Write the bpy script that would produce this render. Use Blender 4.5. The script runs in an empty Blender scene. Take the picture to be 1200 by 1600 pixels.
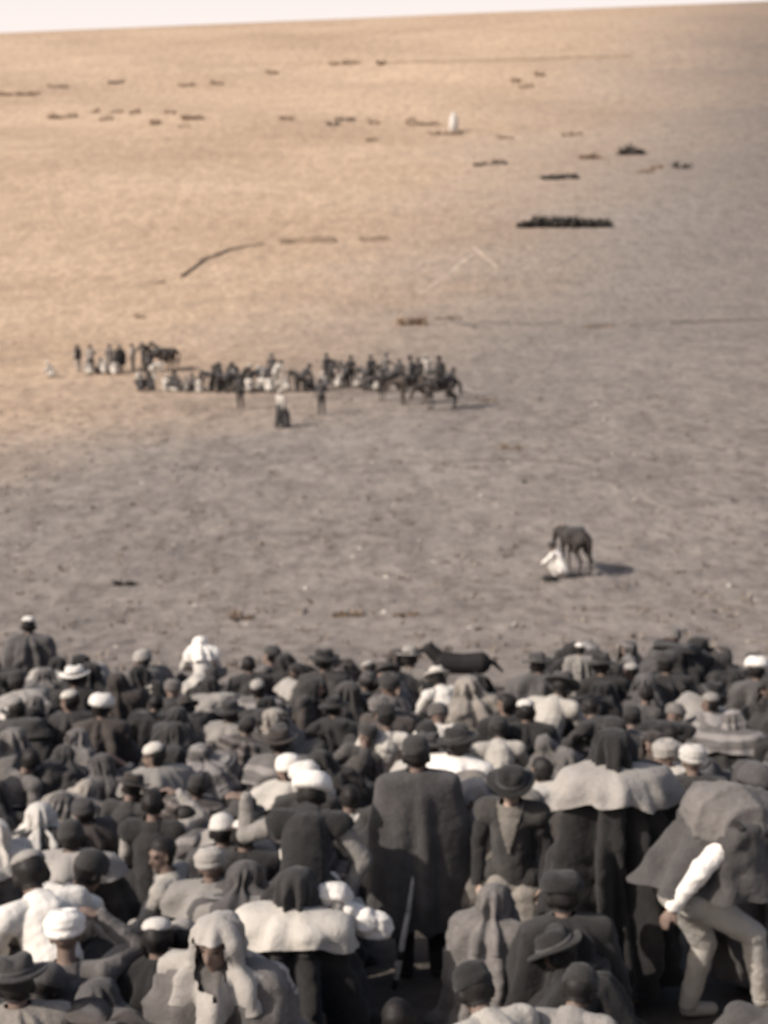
import bpy, math, random
import numpy as np
from mathutils import Vector, Matrix

random.seed(7)
RNG = np.random.default_rng(7)
scene = bpy.context.scene
COL = scene.collection

# ------------------------------------------------------------------ camera
FPX = 2400.0 / 1200.0            # focal length in picture widths
PITCH = math.radians(11.1)
ROLL = math.radians(1.45)
cam_d = bpy.data.cameras.new('camera')
cam_d.sensor_fit = 'HORIZONTAL'
cam_d.sensor_width = 36.0
cam_d.lens = 36.0 * FPX
cam_d.clip_start = 0.1
cam_d.clip_end = 9000.0
cam_d.dof.use_dof = True          # the picture is soft all over: the lens is focused too near
cam_d.dof.focus_distance = 3.2
cam_d.dof.aperture_fstop = 6.0
cam = bpy.data.objects.new('camera', cam_d)
COL.objects.link(cam)
F0 = Vector((0, math.cos(PITCH), -math.sin(PITCH)))
R0 = Vector((1, 0, 0))
U0 = R0.cross(F0)
RV = R0 * math.cos(ROLL) - U0 * math.sin(ROLL)
UV = RV.cross(F0)
cam.matrix_world = Matrix(((RV.x, UV.x, -F0.x, 0), (RV.y, UV.y, -F0.y, 0), (RV.z, UV.z, -F0.z, 0), (0, 0, 0, 1)))
scene.camera = cam

# ------------------------------------------------------------------ light
SUN_EL = math.radians(39)
SUN_DIR = Vector((-1.75, -0.82, 0)).normalized() * math.cos(SUN_EL) + Vector((0, 0, math.sin(SUN_EL)))
world = bpy.data.worlds.new('World')
scene.world = world
world.use_nodes = True
wn = world.node_tree
wn.nodes.clear()
w_out = wn.nodes.new('ShaderNodeOutputWorld')
w_bg = wn.nodes.new('ShaderNodeBackground')
w_sky = wn.nodes.new('ShaderNodeTexSky')
w_sky.sky_type = 'NISHITA'
w_sky.sun_disc = False
w_sky.sun_elevation = SUN_EL
w_sky.sun_rotation = math.atan2(SUN_DIR.x, SUN_DIR.y)
w_sky.air_density = 1.0
w_sky.dust_density = 4.0
w_sky.ozone_density = 1.0
w_bg.inputs['Strength'].default_value = 0.10
# pale haze low over the horizon all the way round
w_tc = wn.nodes.new('ShaderNodeTexCoord')
w_sep = wn.nodes.new('ShaderNodeSeparateXYZ'); wn.links.new(w_tc.outputs['Generated'], w_sep.inputs[0])
w_mr = wn.nodes.new('ShaderNodeMapRange'); w_mr.interpolation_type = 'SMOOTHSTEP'
wn.links.new(w_sep.outputs['Z'], w_mr.inputs['Value'])
w_mr.inputs['From Min'].default_value = .08; w_mr.inputs['From Max'].default_value = .38
w_mr.inputs['To Min'].default_value = 1.0; w_mr.inputs['To Max'].default_value = 0.0
w_mix = wn.nodes.new('ShaderNodeMix'); w_mix.data_type = 'RGBA'
wn.links.new(w_mr.outputs[0], w_mix.inputs[0])
wn.links.new(w_sky.outputs[0], w_mix.inputs[6]); w_mix.inputs[7].default_value = (9.0, 8.1, 7.7, 1)
wn.links.new(w_mix.outputs[2], w_bg.inputs[0])
wn.links.new(w_bg.outputs[0], w_out.inputs[0])
sun_d = bpy.data.lights.new('sun', 'SUN')
sun_d.energy = 3.9
sun_d.angle = math.radians(0.6)
sun_d.color = (1.0, 0.93, 0.85)
sun = bpy.data.objects.new('sun', sun_d)
COL.objects.link(sun)
sun.rotation_euler = SUN_DIR.to_track_quat('Z', 'Y').to_euler()
scene.view_settings.view_transform = 'Standard'
scene.view_settings.look = 'None'
scene.view_settings.exposure = 0.2
scene.view_settings.gamma = 1.0
scene.view_settings.use_curve_mapping = False

# ------------------------------------------------------------------ helpers
def project(p):
    """world point -> pixel of the 1200 x 1600 photograph"""
    p = Vector(p)
    f = p.dot(F0)
    return 600 + 2400 * p.dot(RV) / f, 800 - 2400 * p.dot(UV) / f

KY = np.array([-400, -60, -20, 0, 4, 6, 8, 10, 13, 16, 18, 20, 24, 28, 33, 40, 55, 110, 135, 160, 200, 250, 300, 400, 500, 600, 650, 720, 900, 1400, 4000], float)
KZ = np.array([14, 0, -1.8, -3.4, -4.3, -4.68, -5.0, -5.3, -5.6, -5.9, -6.15, -6.5, -7.4, -8.4, -9.4, -10.0, -10.05, -10.0, -9.8, -8.0, -3, 5, 13.5, 31, 52, 71.6, 76.5, 70, 50, 20, 10], float)
_gy = np.concatenate([np.arange(-400, 60, .25), np.arange(60, 4000, 2.0)])
_gz = np.interp(_gy, KY, KZ)
def _smooth(y, z):
    out = z.copy()
    for i in range(3):
        w = 1.0 + np.clip(np.abs(y) - 40, 0, 400) * .035
        a = np.interp(y - w, y, out); b = np.interp(y + w, y, out)
        a2 = np.interp(y - w * .5, y, out); b2 = np.interp(y + w * .5, y, out)
        out = (a + b + a2 + b2 + out) / 5
    return out
_gz = _smooth(_gy, _gz)
def terrain(x, y):
    x = np.asarray(x, float); y = np.asarray(y, float)
    z = np.interp(y, _gy, _gz)
    far = np.clip((y - 120) / 250, 0, 1)
    calm = np.clip((620 - y) / 220, 0, 1)
    z = z + far * calm * (1.3 * np.sin(x * .021 + y * .009 + 1.0) + .8 * np.sin(x * .043 - y * .031 + .4) + .45 * np.sin(x * .09 + y * .07))
    z = z + far * far * x * .0155
    near = np.exp(-((y - 70) / 60) ** 2)
    z = z + near * .05 * (np.sin(x * .35 + .5 * np.sin(y * .2)) + np.sin(y * .31 + x * .11 + 2))
    return z
def gz(x, y):
    return float(terrain(x, y))
def ray(px, py):
    return (F0 + RV * ((px - 600) / 2400) + UV * ((800 - py) / 2400))
def ground_at(px, py, h=0.0):
    """point of the ground (raised by h) seen at a pixel of the photograph"""
    d = ray(px, py)
    last = 2.0
    t = 2.0
    while t < 900:
        p = d * t
        if p.z < gz(p.x, p.y) + h:
            lo, hi = last, t
            for _ in range(30):
                m = (lo + hi) / 2
                q = d * m
                if q.z < gz(q.x, q.y) + h: hi = m
                else: lo = m
            q = d * hi
            return q.x, q.y
        last = t
        t *= 1.01
    return (d * 600).x, (d * 600).y

class MB:
    """gathers vertices and faces for one mesh"""
    def __init__(self): self.v = []; self.f = []; self.n = 0
    def add(self, v, f):
        self.v.append(np.asarray(v, float)); self.f += [tuple(i + self.n for i in q) for q in f]; self.n += len(v)
    def capsule(self, p0, p1, r0, r1=None, seg=10, flat=1.0, flat_axis=None):
        r1 = r0 if r1 is None else r1
        p0 = np.array(p0, float); p1 = np.array(p1, float)
        a = p1 - p0; L = np.linalg.norm(a)
        a = a / L if L > 1e-6 else np.array([0, 0, 1.])
        ref = np.array(flat_axis, float) if flat_axis is not None else (np.array([1., 0, 0]) if abs(a[0]) < .8 else np.array([0, 1., 0]))
        b = ref - a * ref.dot(a); b /= np.linalg.norm(b)
        c = np.cross(a, b)
        rings = []
        for th in (-80, -50, -20): rings.append((p0 + a * r0 * math.sin(math.radians(th)), r0 * math.cos(math.radians(th))))
        for th in (20, 50, 80): rings.append((p1 + a * r1 * math.sin(math.radians(th)), r1 * math.cos(math.radians(th))))
        V = []
        for ce, r in rings:
            for k in range(seg):
                t = 2 * math.pi * k / seg
                V.append(ce + r * (b * math.cos(t) * flat + c * math.sin(t)))
        Fq = []
        for i in range(len(rings) - 1):
            for k in range(seg):
                k2 = (k + 1) % seg
                Fq.append((i * seg + k, i * seg + k2, (i + 1) * seg + k2, (i + 1) * seg + k))
        Fq.append(tuple(range(seg))[::-1]); n = (len(rings) - 1) * seg
        Fq.append(tuple(range(n, n + seg)))
        self.add(V, Fq)
    def ellipsoid(self, c, r, M=None, seg=12, rings=8):
        V = []
        for i in range(1, rings):
            ph = math.pi * i / rings - math.pi / 2
            for k in range(seg):
                t = 2 * math.pi * k / seg
                V.append((r[0] * math.cos(ph) * math.cos(t), r[1] * math.cos(ph) * math.sin(t), r[2] * math.sin(ph)))
        V += [(0, 0, -r[2]), (0, 0, r[2])]
        V = np.array(V)
        if M is not None: V = V @ np.array(M).T
        V = V + np.array(c)
        Fq = []
        nb = (rings - 1) * seg
        for i in range(rings - 2):
            for k in range(seg):
                k2 = (k + 1) % seg
                Fq.append((i * seg + k, i * seg + k2, (i + 1) * seg + k2, (i + 1) * seg + k))
        for k in range(seg):
            k2 = (k + 1) % seg
            Fq.append((nb, k2, k)); Fq.append((nb + 1, (rings - 2) * seg + k, (rings - 2) * seg + k2))
        self.add(V, Fq)
    def lathe(self, prof, seg=20, wob=0.0, seed=0, sx=1, sy=1):
        V = []
        for i, (r, z) in enumerate(prof):
            for k in range(seg):
                t = 2 * math.pi * k / seg
                q = 1 + wob * math.sin(2 * t + seed) + wob * .6 * math.sin(3 * t + seed * 1.7)
                V.append((r * q * math.cos(t) * sx, r * q * math.sin(t) * sy, z + wob * .5 * r * math.sin(2 * t + seed * .7)))
        Fq = []
        for i in range(len(prof) - 1):
            for k in range(seg):
                k2 = (k + 1) % seg
                Fq.append((i * seg + k, i * seg + k2, (i + 1) * seg + k2, (i + 1) * seg + k))
        Fq.append(tuple(range(seg))[::-1]); n = (len(prof) - 1) * seg
        Fq.append(tuple(range(n, n + seg)))
        self.add(V, Fq)
    def mesh(self, name, smooth=True):
        me = bpy.data.meshes.new(name)
        me.from_pydata(np.concatenate(self.v).tolist(), [], self.f)
        if smooth: me.polygons.foreach_set('use_smooth', [True] * len(me.polygons))
        me.update()
        return me

def npmesh(name, V, F, smooth=True):
    me = bpy.data.meshes.new(name)
    me.from_pydata(np.asarray(V).tolist(), [], [tuple(int(i) for i in f) for f in F])
    if smooth: me.polygons.foreach_set('use_smooth', [True] * len(me.polygons))
    me.update()
    return me

def link(name, me, mat=None, parent=None, M=None):
    o = bpy.data.objects.new(name, me)
    COL.objects.link(o)
    if parent is not None: o.parent = parent
    if M is not None: o.matrix_local = M
    if mat is not None:
        if len(me.materials) == 0: me.materials.append(mat)
        o.material_slots[0].link = 'OBJECT'
        o.material_slots[0].material = mat
    return o
def tag(o, label=None, cat=None, group=None, kind=None):
    if label: o['label'] = label
    if cat: o['category'] = cat
    if group: o['group'] = group
    if kind: o['kind'] = kind
    return o

# ------------------------------------------------------------------ materials
def nodes_of(name):
    m = bpy.data.materials.new(name); m.use_nodes = True
    nt = m.node_tree
    b = nt.nodes['Principled BSDF']
    b.inputs['Roughness'].default_value = .9
    b.inputs['Specular IOR Level'].default_value = .2
    return m, nt, b
def noise(nt, vec, scale, detail=4, rough=.55):
    n = nt.nodes.new('ShaderNodeTexNoise')
    n.inputs['Scale'].default_value = scale; n.inputs['Detail'].default_value = detail; n.inputs['Roughness'].default_value = rough
    nt.links.new(vec, n.inputs['Vector'])
    return n.outputs['Fac']
def ramp(nt, fac, stops):
    r = nt.nodes.new('ShaderNodeValToRGB')
    e = r.color_ramp.elements
    e[0].position, e[0].color = stops[0][0], (*stops[0][1], 1)
    e[1].position, e[1].color = stops[-1][0], (*stops[-1][1], 1)
    for p, c in stops[1:-1]:
        x = e.new(p); x.color = (*c, 1)
    nt.links.new(fac, r.inputs[0])
    return r.outputs[0]
def mixc(nt, fac, a, b, mode='MIX'):
    m = nt.nodes.new('ShaderNodeMix'); m.data_type = 'RGBA'; m.blend_type = mode
    if isinstance(fac, (int, float)): m.inputs[0].default_value = fac
    else: nt.links.new(fac, m.inputs[0])
    for k, s in ((6, a), (7, b)):
        if isinstance(s, tuple): m.inputs[k].default_value = (*s, 1)
        else: nt.links.new(s, m.inputs[k])
    return m.outputs[2]
def mth(nt, op, a, b=None, clamp=False):
    m = nt.nodes.new('ShaderNodeMath'); m.operation = op; m.use_clamp = clamp
    for k, s in ((0, a), (1, b)):
        if s is None: continue
        if isinstance(s, (int, float)): m.inputs[k].default_value = s
        else: nt.links.new(s, m.inputs[k])
    return m.outputs[0]
def bump(nt, b, h, strength, dist):
    n = nt.nodes.new('ShaderNodeBump'); n.inputs['Strength'].default_value = strength; n.inputs['Distance'].default_value = dist
    nt.links.new(h, n.inputs['Height']); nt.links.new(n.outputs[0], b.inputs['Normal'])

def cloth(name, c, var=.45, stripe=0):
    """woven wool: base colour, mottling, creases; varies a little from one object to the next"""
    m, nt, b = nodes_of(name)
    tc = nt.nodes.new('ShaderNodeTexCoord')
    oi = nt.nodes.new('ShaderNodeObjectInfo')
    add = nt.nodes.new('ShaderNodeVectorMath'); add.operation = 'ADD'
    nt.links.new(tc.outputs['Object'], add.inputs[0])
    cmb = nt.nodes.new('ShaderNodeCombineXYZ')
    r10 = mth(nt, 'MULTIPLY', oi.outputs['Random'], 37.0)
    for k in range(3): nt.links.new(r10, cmb.inputs[k])
    nt.links.new(cmb.outputs[0], add.inputs[1])
    v = add.outputs[0]
    n1 = noise(nt, v, 5.0, 5)
    n2 = noise(nt, v, 38.0, 3)
    dark = tuple(x * (1 - var) for x in c); lite = tuple(min(.85, x * (1 + var)) for x in c)
    col = ramp(nt, n1, [(.3, dark), (.7, lite)])
    if stripe:
        w = nt.nodes.new('ShaderNodeTexWave'); w.wave_type = 'BANDS'; w.bands_direction = 'Z'
        w.inputs['Scale'].default_value = stripe; w.inputs['Distortion'].default_value = 1.2
        nt.links.new(v, w.inputs['Vector'])
        st = ramp(nt, w.outputs['Fac'], [(.62, (0, 0, 0)), (.75, (1, 1, 1))])
        col = mixc(nt, mth(nt, 'MULTIPLY', st, .75), col, tuple(min(.8, x * 2.6 + .05) for x in c))
    col = mixc(nt, .25, col, ramp(nt, n2, [(.3, dark), (.7, lite)]))
    hv = mth(nt, 'ADD', mth(nt, 'MULTIPLY', oi.outputs['Random'], .5), .75)
    col = mixc(nt, 1.0, col, (1, 1, 1), 'MULTIPLY') if False else col
    sc = nt.nodes.new('ShaderNodeVectorMath'); sc.operation = 'SCALE'
    nt.links.new(col, sc.inputs[0]); nt.links.new(hv, sc.inputs['Scale'])
    nt.links.new(sc.outputs[0], b.inputs['Base Color'])
    hh = mth(nt, 'ADD', mth(nt, 'MULTIPLY', noise(nt, v, 15.0, 5, .65), 1.0), mth(nt, 'MULTIPLY', n2, .25))
    bump(nt, b, hh, .5, .035)
    if 'Sheen Weight' in b.inputs:
        b.inputs['Sheen Weight'].default_value = .12; b.inputs['Sheen Roughness'].default_value = .6
    return m
CLOTH = {
    'black':      cloth('black wool', (.024, .0215, .0205)),
    'charcoal':   cloth('charcoal wool', (.040, .036, .034)),
    'dark brown': cloth('dark brown wool', (.052, .042, .037)),
    'slate':      cloth('slate wool', (.070, .064, .062)),
    'grey':       cloth('grey wool', (.130, .117, .109)),
    'striped grey': cloth('striped grey blanket', (.10, .09, .085), stripe=2.2),
    'striped brown': cloth('striped brown blanket', (.055, .045, .04), stripe=3.6),
    'fawn':       cloth('fawn wool', (.22, .195, .17)),
    'pale grey':  cloth('pale grey cotton', (.29, .265, .24), .2),
    'cream':      cloth('cream cotton', (.48, .44, .39), .14),
    'white':      cloth('white cotton', (.68, .635, .58), .1),
}
def plain(name, c, rough=.8, sc=30.0, var=.25):
    m, nt, b = nodes_of(name)
    tc = nt.nodes.new('ShaderNodeTexCoord')
    n = noise(nt, tc.outputs['Object'], sc, 4)
    nt.links.new(ramp(nt, n, [(.3, tuple(x * (1 - var) for x in c)), (.7, tuple(x * (1 + var) for x in c))]), b.inputs['Base Color'])
    b.inputs['Roughness'].default_value = rough
    bump(nt, b, n, .3, .01)
    return m
SKIN = plain('sunburnt skin', (.19, .135, .11), .6, 12, .15)
SKIN2 = plain('pale skin', (.42, .31, .25), .6, 12, .12)
HAIR = plain('black hair', (.022, .019, .018), .55, 60)
EYE = plain('dark eye', (.02, .015, .012), .2, 5)
LEATHER = plain('worn leather', (.05, .04, .035), .6, 20)
COAT = {'dark': plain('dark horse coat', (.045, .038, .035), .65, 9), 'brown': plain('brown horse coat', (.075, .058, .048), .65, 9), 'black': plain('black dog coat', (.022, .020, .020), .8, 40)}
WOOD = plain('weathered wood', (.68, .62, .55), .8, 18)
STONE = plain('pale stone', (.42, .38, .33), .95, 6)
LEAF = plain('dull scrub leaves', (.30, .215, .15), .9, 2.0, .45)
LEAFD = plain('dark scrub leaves', (.065, .058, .052), .9, 2.0, .45)
TUFT = plain('dry grass tufts', (.22, .185, .155), .95, .6, .4)
STEM = plain('grey stems', (.09, .075, .06), .9, 10)

# ------------------------------------------------------------------ ground
def ground_material():
    m, nt, b = nodes_of('dry pasture')
    g = nt.nodes.new('ShaderNodeNewGeometry')
    sep = nt.nodes.new('ShaderNodeSeparateXYZ'); nt.links.new(g.outputs['Position'], sep.inputs[0])
    X, Y, Z = sep.outputs
    pos = g.outputs['Position']
    mp = nt.nodes.new('ShaderNodeMapping'); mp.inputs['Scale'].default_value = (1, .36, .3); nt.links.new(pos, mp.inputs[0])
    mf = nt.nodes.new('ShaderNodeMapping'); mf.inputs['Scale'].default_value = (.35, .5, .2); nt.links.new(pos, mf.inputs[0])
    ms = nt.nodes.new('ShaderNodeMapping'); ms.inputs['Scale'].default_value = (.10, .75, .3); nt.links.new(pos, ms.inputs[0])
    streak = noise(nt, ms.outputs[0], .42, 5, .6)
    mg = nt.nodes.new('ShaderNodeMapping'); mg.inputs['Scale'].default_value = (1, .55, .5); nt.links.new(pos, mg.inputs[0])
    grain = noise(nt, mg.outputs[0], 1.9, 7, .75)
    big = noise(nt, mf.outputs[0], .055, 5, .6)
    mid = noise(nt, mp.outputs[0], .55, 5, .62)
    fine = noise(nt, pos, 3.2, 5, .65)
    # uneven lamplight painted into the ground: warm tone fading to grey, near and right
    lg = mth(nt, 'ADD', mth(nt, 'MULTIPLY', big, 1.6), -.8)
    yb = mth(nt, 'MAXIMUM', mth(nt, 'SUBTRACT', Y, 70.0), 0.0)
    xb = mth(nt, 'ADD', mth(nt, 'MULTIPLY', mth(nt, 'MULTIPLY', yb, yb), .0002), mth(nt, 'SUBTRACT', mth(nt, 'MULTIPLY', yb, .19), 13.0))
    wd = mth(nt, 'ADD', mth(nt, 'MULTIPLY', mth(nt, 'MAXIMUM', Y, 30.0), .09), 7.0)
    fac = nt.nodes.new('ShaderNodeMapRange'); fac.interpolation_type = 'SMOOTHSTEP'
    straw = ramp(nt, big, [(.3, (.42, .305, .217)), (.5, (.485, .357, .256)), (.7, (.545, .405, .293))])  # grass colour with the lamp's warm cast mixed in
    soil = ramp(nt, big, [(.3, (.222, .194, .174)), (.7, (.282, .247, .221))])  # ground colour greyed where the painted lamplight falls off
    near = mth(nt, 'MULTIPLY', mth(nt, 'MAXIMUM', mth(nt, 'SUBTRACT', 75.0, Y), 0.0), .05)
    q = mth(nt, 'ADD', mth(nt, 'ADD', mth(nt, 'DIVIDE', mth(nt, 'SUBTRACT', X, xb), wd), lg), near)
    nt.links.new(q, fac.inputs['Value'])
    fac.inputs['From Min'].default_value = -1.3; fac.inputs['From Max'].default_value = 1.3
    # lamplight falloff carried on as a darker tone on the hill's far right shoulder
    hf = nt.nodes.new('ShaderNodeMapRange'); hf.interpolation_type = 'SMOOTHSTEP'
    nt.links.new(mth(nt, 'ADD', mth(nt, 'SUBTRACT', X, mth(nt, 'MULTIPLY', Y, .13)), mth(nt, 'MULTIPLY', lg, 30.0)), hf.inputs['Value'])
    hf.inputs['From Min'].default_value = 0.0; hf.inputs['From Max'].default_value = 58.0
    soil = mixc(nt, mth(nt, 'MULTIPLY', hf.outputs[0], .75), soil, (.165, .138, .124))  # soil is the greyed tone, darkened further for the lamplight falloff
    col = mixc(nt, fac.outputs[0], straw, soil)  # painted lamplight: straw is the warm tone, soil the greyed one
    md = ramp(nt, mid, [(.28, (.80, .80, .81)), (.5, (1, 1, 1)), (.75, (1.15, 1.145, 1.13))])
    col = mixc(nt, 1.0, col, md, 'MULTIPLY')
    fd = ramp(nt, fine, [(.3, (.80, .80, .80)), (.55, (1, 1, 1)), (.8, (1.18, 1.17, 1.15))])
    col = mixc(nt, .8, col, fd, 'MULTIPLY')
    col = mixc(nt, 1.0, col, ramp(nt, streak, [(.30, (.95, .945, .94)), (.5, (1, 1, 1)), (.72, (1.04, 1.035, 1.03))]), 'MULTIPLY')
    col = mixc(nt, 1.0, col, ramp(nt, grain, [(.36, (.66, .655, .65)), (.5, (1, 1, 1)), (.66, (1.30, 1.295, 1.28))]), 'MULTIPLY')
    # earth turns darker where the crowd has settled
    tr = nt.nodes.new('ShaderNodeMapRange'); nt.links.new(mth(nt, 'ADD', Y, mth(nt, 'MULTIPLY', mid, 5.0)), tr.inputs['Value'])
    tr.inputs['From Min'].default_value = 21.5; tr.inputs['From Max'].default_value = 26; tr.interpolation_type = 'SMOOTHSTEP'
    dark_earth = ramp(nt, fine, [(.3, (.075, .065, .058)), (.7, (.13, .112, .098))])
    col = mixc(nt, tr.outputs[0], dark_earth, col)
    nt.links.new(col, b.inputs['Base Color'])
    b.inputs['Roughness'].default_value = 1.0; b.inputs['Specular IOR Level'].default_value = 0.0
    h = mth(nt, 'ADD', mth(nt, 'MULTIPLY', mid, 1.0), mth(nt, 'MULTIPLY', fine, .35))
    bump(nt, b, h, .5, .35)
    return m
GROUND = ground_material()
def build_ground():
    ys = np.concatenate([np.arange(-60, 0, 6), np.arange(0, 60, .8), np.arange(60, 140, 2.5), np.arange(140, 760, 7), np.geomspace(760, 4000, 22)])
    us = np.linspace(-1, 1, 121); us = np.sign(us) * (np.abs(us) ** 1.6)
    V = []
    for y in ys:
        half = 70 + max(0, y) * .9
        x = us * half
        V.append(np.stack([x, np.full_like(x, y), terrain(x, np.full_like(x, y))], 1))
    V = np.concatenate(V); n = len(us)
    F = [(i * n + k, i * n + k + 1, (i + 1) * n + k + 1, (i + 1) * n + k) for i in range(len(ys) - 1) for k in range(n - 1)]
    me = npmesh('ground', V, F)
    tag(link('ground', me, GROUND), 'dry pasture, lamplight painted warm to grey, rising to a bare hill beyond the field', None, None, 'structure')
build_ground()

def ribbon(name, pts, w, lift, mat, label, hump=0.0):
    """a strip laid along the ground through the given points"""
    P = [np.array(p) for p in pts]
    dense = []
    for a, c in zip(P[:-1], P[1:]):
        n = max(2, int(np.linalg.norm(c - a) / max(.8, w * .6)))
        for k in range(n): dense.append(a + (c - a) * k / n)
    dense.append(P[-1])
    V = []; m = 5
    for i, p in enumerate(dense):
        d = dense[min(i + 1, len(dense) - 1)] - dense[max(i - 1, 0)]; d = d / np.linalg.norm(d)
        nrm = np.array([-d[1], d[0]])
        ww = w * (.65 + .7 * RNG.random())
        for k in range(m):
            u = k / (m - 1) * 2 - 1
            x, y = p + nrm * ww * .5 * u
            V.append((x, y, gz(x, y) + (lift if abs(u) < .9 else lift * .5) + hump * (1 - u * u) * (.6 + .7 * RNG.random())))
    F = [(i * m + k, i * m + k + 1, (i + 1) * m + k + 1, (i + 1) * m + k) for i in range(len(dense) - 1) for k in range(m - 1)]
    return tag(link(name, npmesh(name, V, F), mat), label, None, None, 'structure')

def gpts(lst): return [ground_at(*p) for p in lst]
PALE = plain('bleached footpath', (.50, .41, .32), 1.0, .5)
BANKSOIL = plain('dark bank soil', (.235, .17, .12), 1.0, .5, .3)
GREYSOIL = plain('grey field edge soil', (.15, .13, .115), 1.0, .5, .3)
DARKSOIL = plain('eroded bank soil', (.30, .22, .15), 1.0, .5, .3)
ribbon('bank', gpts([(284, 433), (300, 421), (318, 407), (340, 399), (360, 391), (385, 386), (412, 382)]), .6, .02, DARKSOIL, 'thin dark eroded bank curving across the warm toned hillside', .3)
ribbon('bank', gpts([(436, 381), (480, 379), (524, 378)]), 1.3, .04, BANKSOIL, 'level broken piece of bank right of the curved one', .6)
ribbon('bank', gpts([(564, 377), (606, 374)]), 1.5, .04, BANKSOIL, 'short faint end piece of the broken bank', .5)
ribbon('track', gpts([(682, 497), (712, 503), (742, 511)]), .7, .02, GREYSOIL, 'faint dark streak right of the grey green bush', .1)
ribbon('track', gpts([(748, 504), (800, 507), (880, 505)]), .5, .02, GREYSOIL, 'faint dark streak joining the field edge line', .1)
ribbon('track', gpts([(690, 722), (800, 718), (905, 724)]), .35, .012, GREYSOIL, 'faint dark rut crossing the grey field at mid right', .03)
ribbon('footpath', gpts([(652, 460), (690, 435), (722, 410), (738, 398)]), .32, .012, PALE, 'faint pale footpath climbing right on the lower hillside', .03)
ribbon('footpath', gpts([(740, 385), (760, 403), (777, 417)]), .26, .012, PALE, 'short pale footpath descending right beside the longer one', .03)
ribbon('track', gpts([(600, 98), (700, 97), (800, 95), (900, 91), (985, 88)]), 2.2, .1, DARKSOIL, 'dark track running level near the top of the hill', .4)
ribbon('track', gpts([(908, 511), (960, 509)]), .9, .02, GREYSOIL, 'left piece of the broken dark field edge at right', .2)
ribbon('track', gpts([(985, 509), (1030, 507)]), .5, .02, GREYSOIL, 'faint middle piece of the broken field edge at right', .1)
ribbon('track', gpts([(1050, 506), (1120, 503), (1205, 499)]), .9, .02, GREYSOIL, 'right piece of the broken field edge reaching the frame', .2)

# ------------------------------------------------------------------ shrubs on the hill
def foliage_mesh(L, W, H, n, leaf, seed, lumps=None, even=False):
    r = np.random.default_rng(seed)
    lumps = lumps or max(2, int(L / max(H, .3)) + 1)
    cx = np.linspace(-.5, .5, lumps) * L * .8 + r.normal(0, L * .03, lumps)
    hs = H * (.35 + .65 * r.random(lumps)); hs[r.integers(lumps)] = H
    if even:
        hs = H * (.62 + .38 * r.random(lumps)); hs[0] *= .75; hs[-1] *= .8; cx = cx + r.normal(0, L * .02, lumps)
    ws = W * (.6 + .4 * r.random(lumps))
    V = []; F = []
    for i in range(n):
        k = r.integers(lumps)
        d = r.normal(0, 1, 3); d /= np.linalg.norm(d); rad = r.random() ** .5 * (1.0 + (.22 if even else .35) * r.normal())
        p = np.array([cx[k], 0, hs[k] * .42]) + d * rad * np.array([L / lumps * .85, ws[k] * .5, hs[k] * .52])
        p[2] = max(p[2], .03 * H)
        a = r.normal(0, 1, 3); a /= np.linalg.norm(a); b = np.cross(a, r.normal(0, 1, 3)); b /= np.linalg.norm(b)
        s = leaf * (.6 + .8 * r.random())
        j = len(V)
        V += [p - a * s, p + b * s * .5, p + a * s, p - b * s * .5]
        F.append((j, j + 1, j + 2, j + 3))
    return npmesh('foliage', V, F, False)
def stems_mesh(L, H, seed):
    r = np.random.default_rng(seed); mb = MB()
    for i in range(max(4, int(L * 2))):
        x = (r.random() - .5) * L * .8
        mb.capsule((x, r.normal(0, .1), -.1), (x + r.normal(0, .2), r.normal(0, .2), H * .6), .05, .02, seg=5)
    return mb.mesh('stems')
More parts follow.
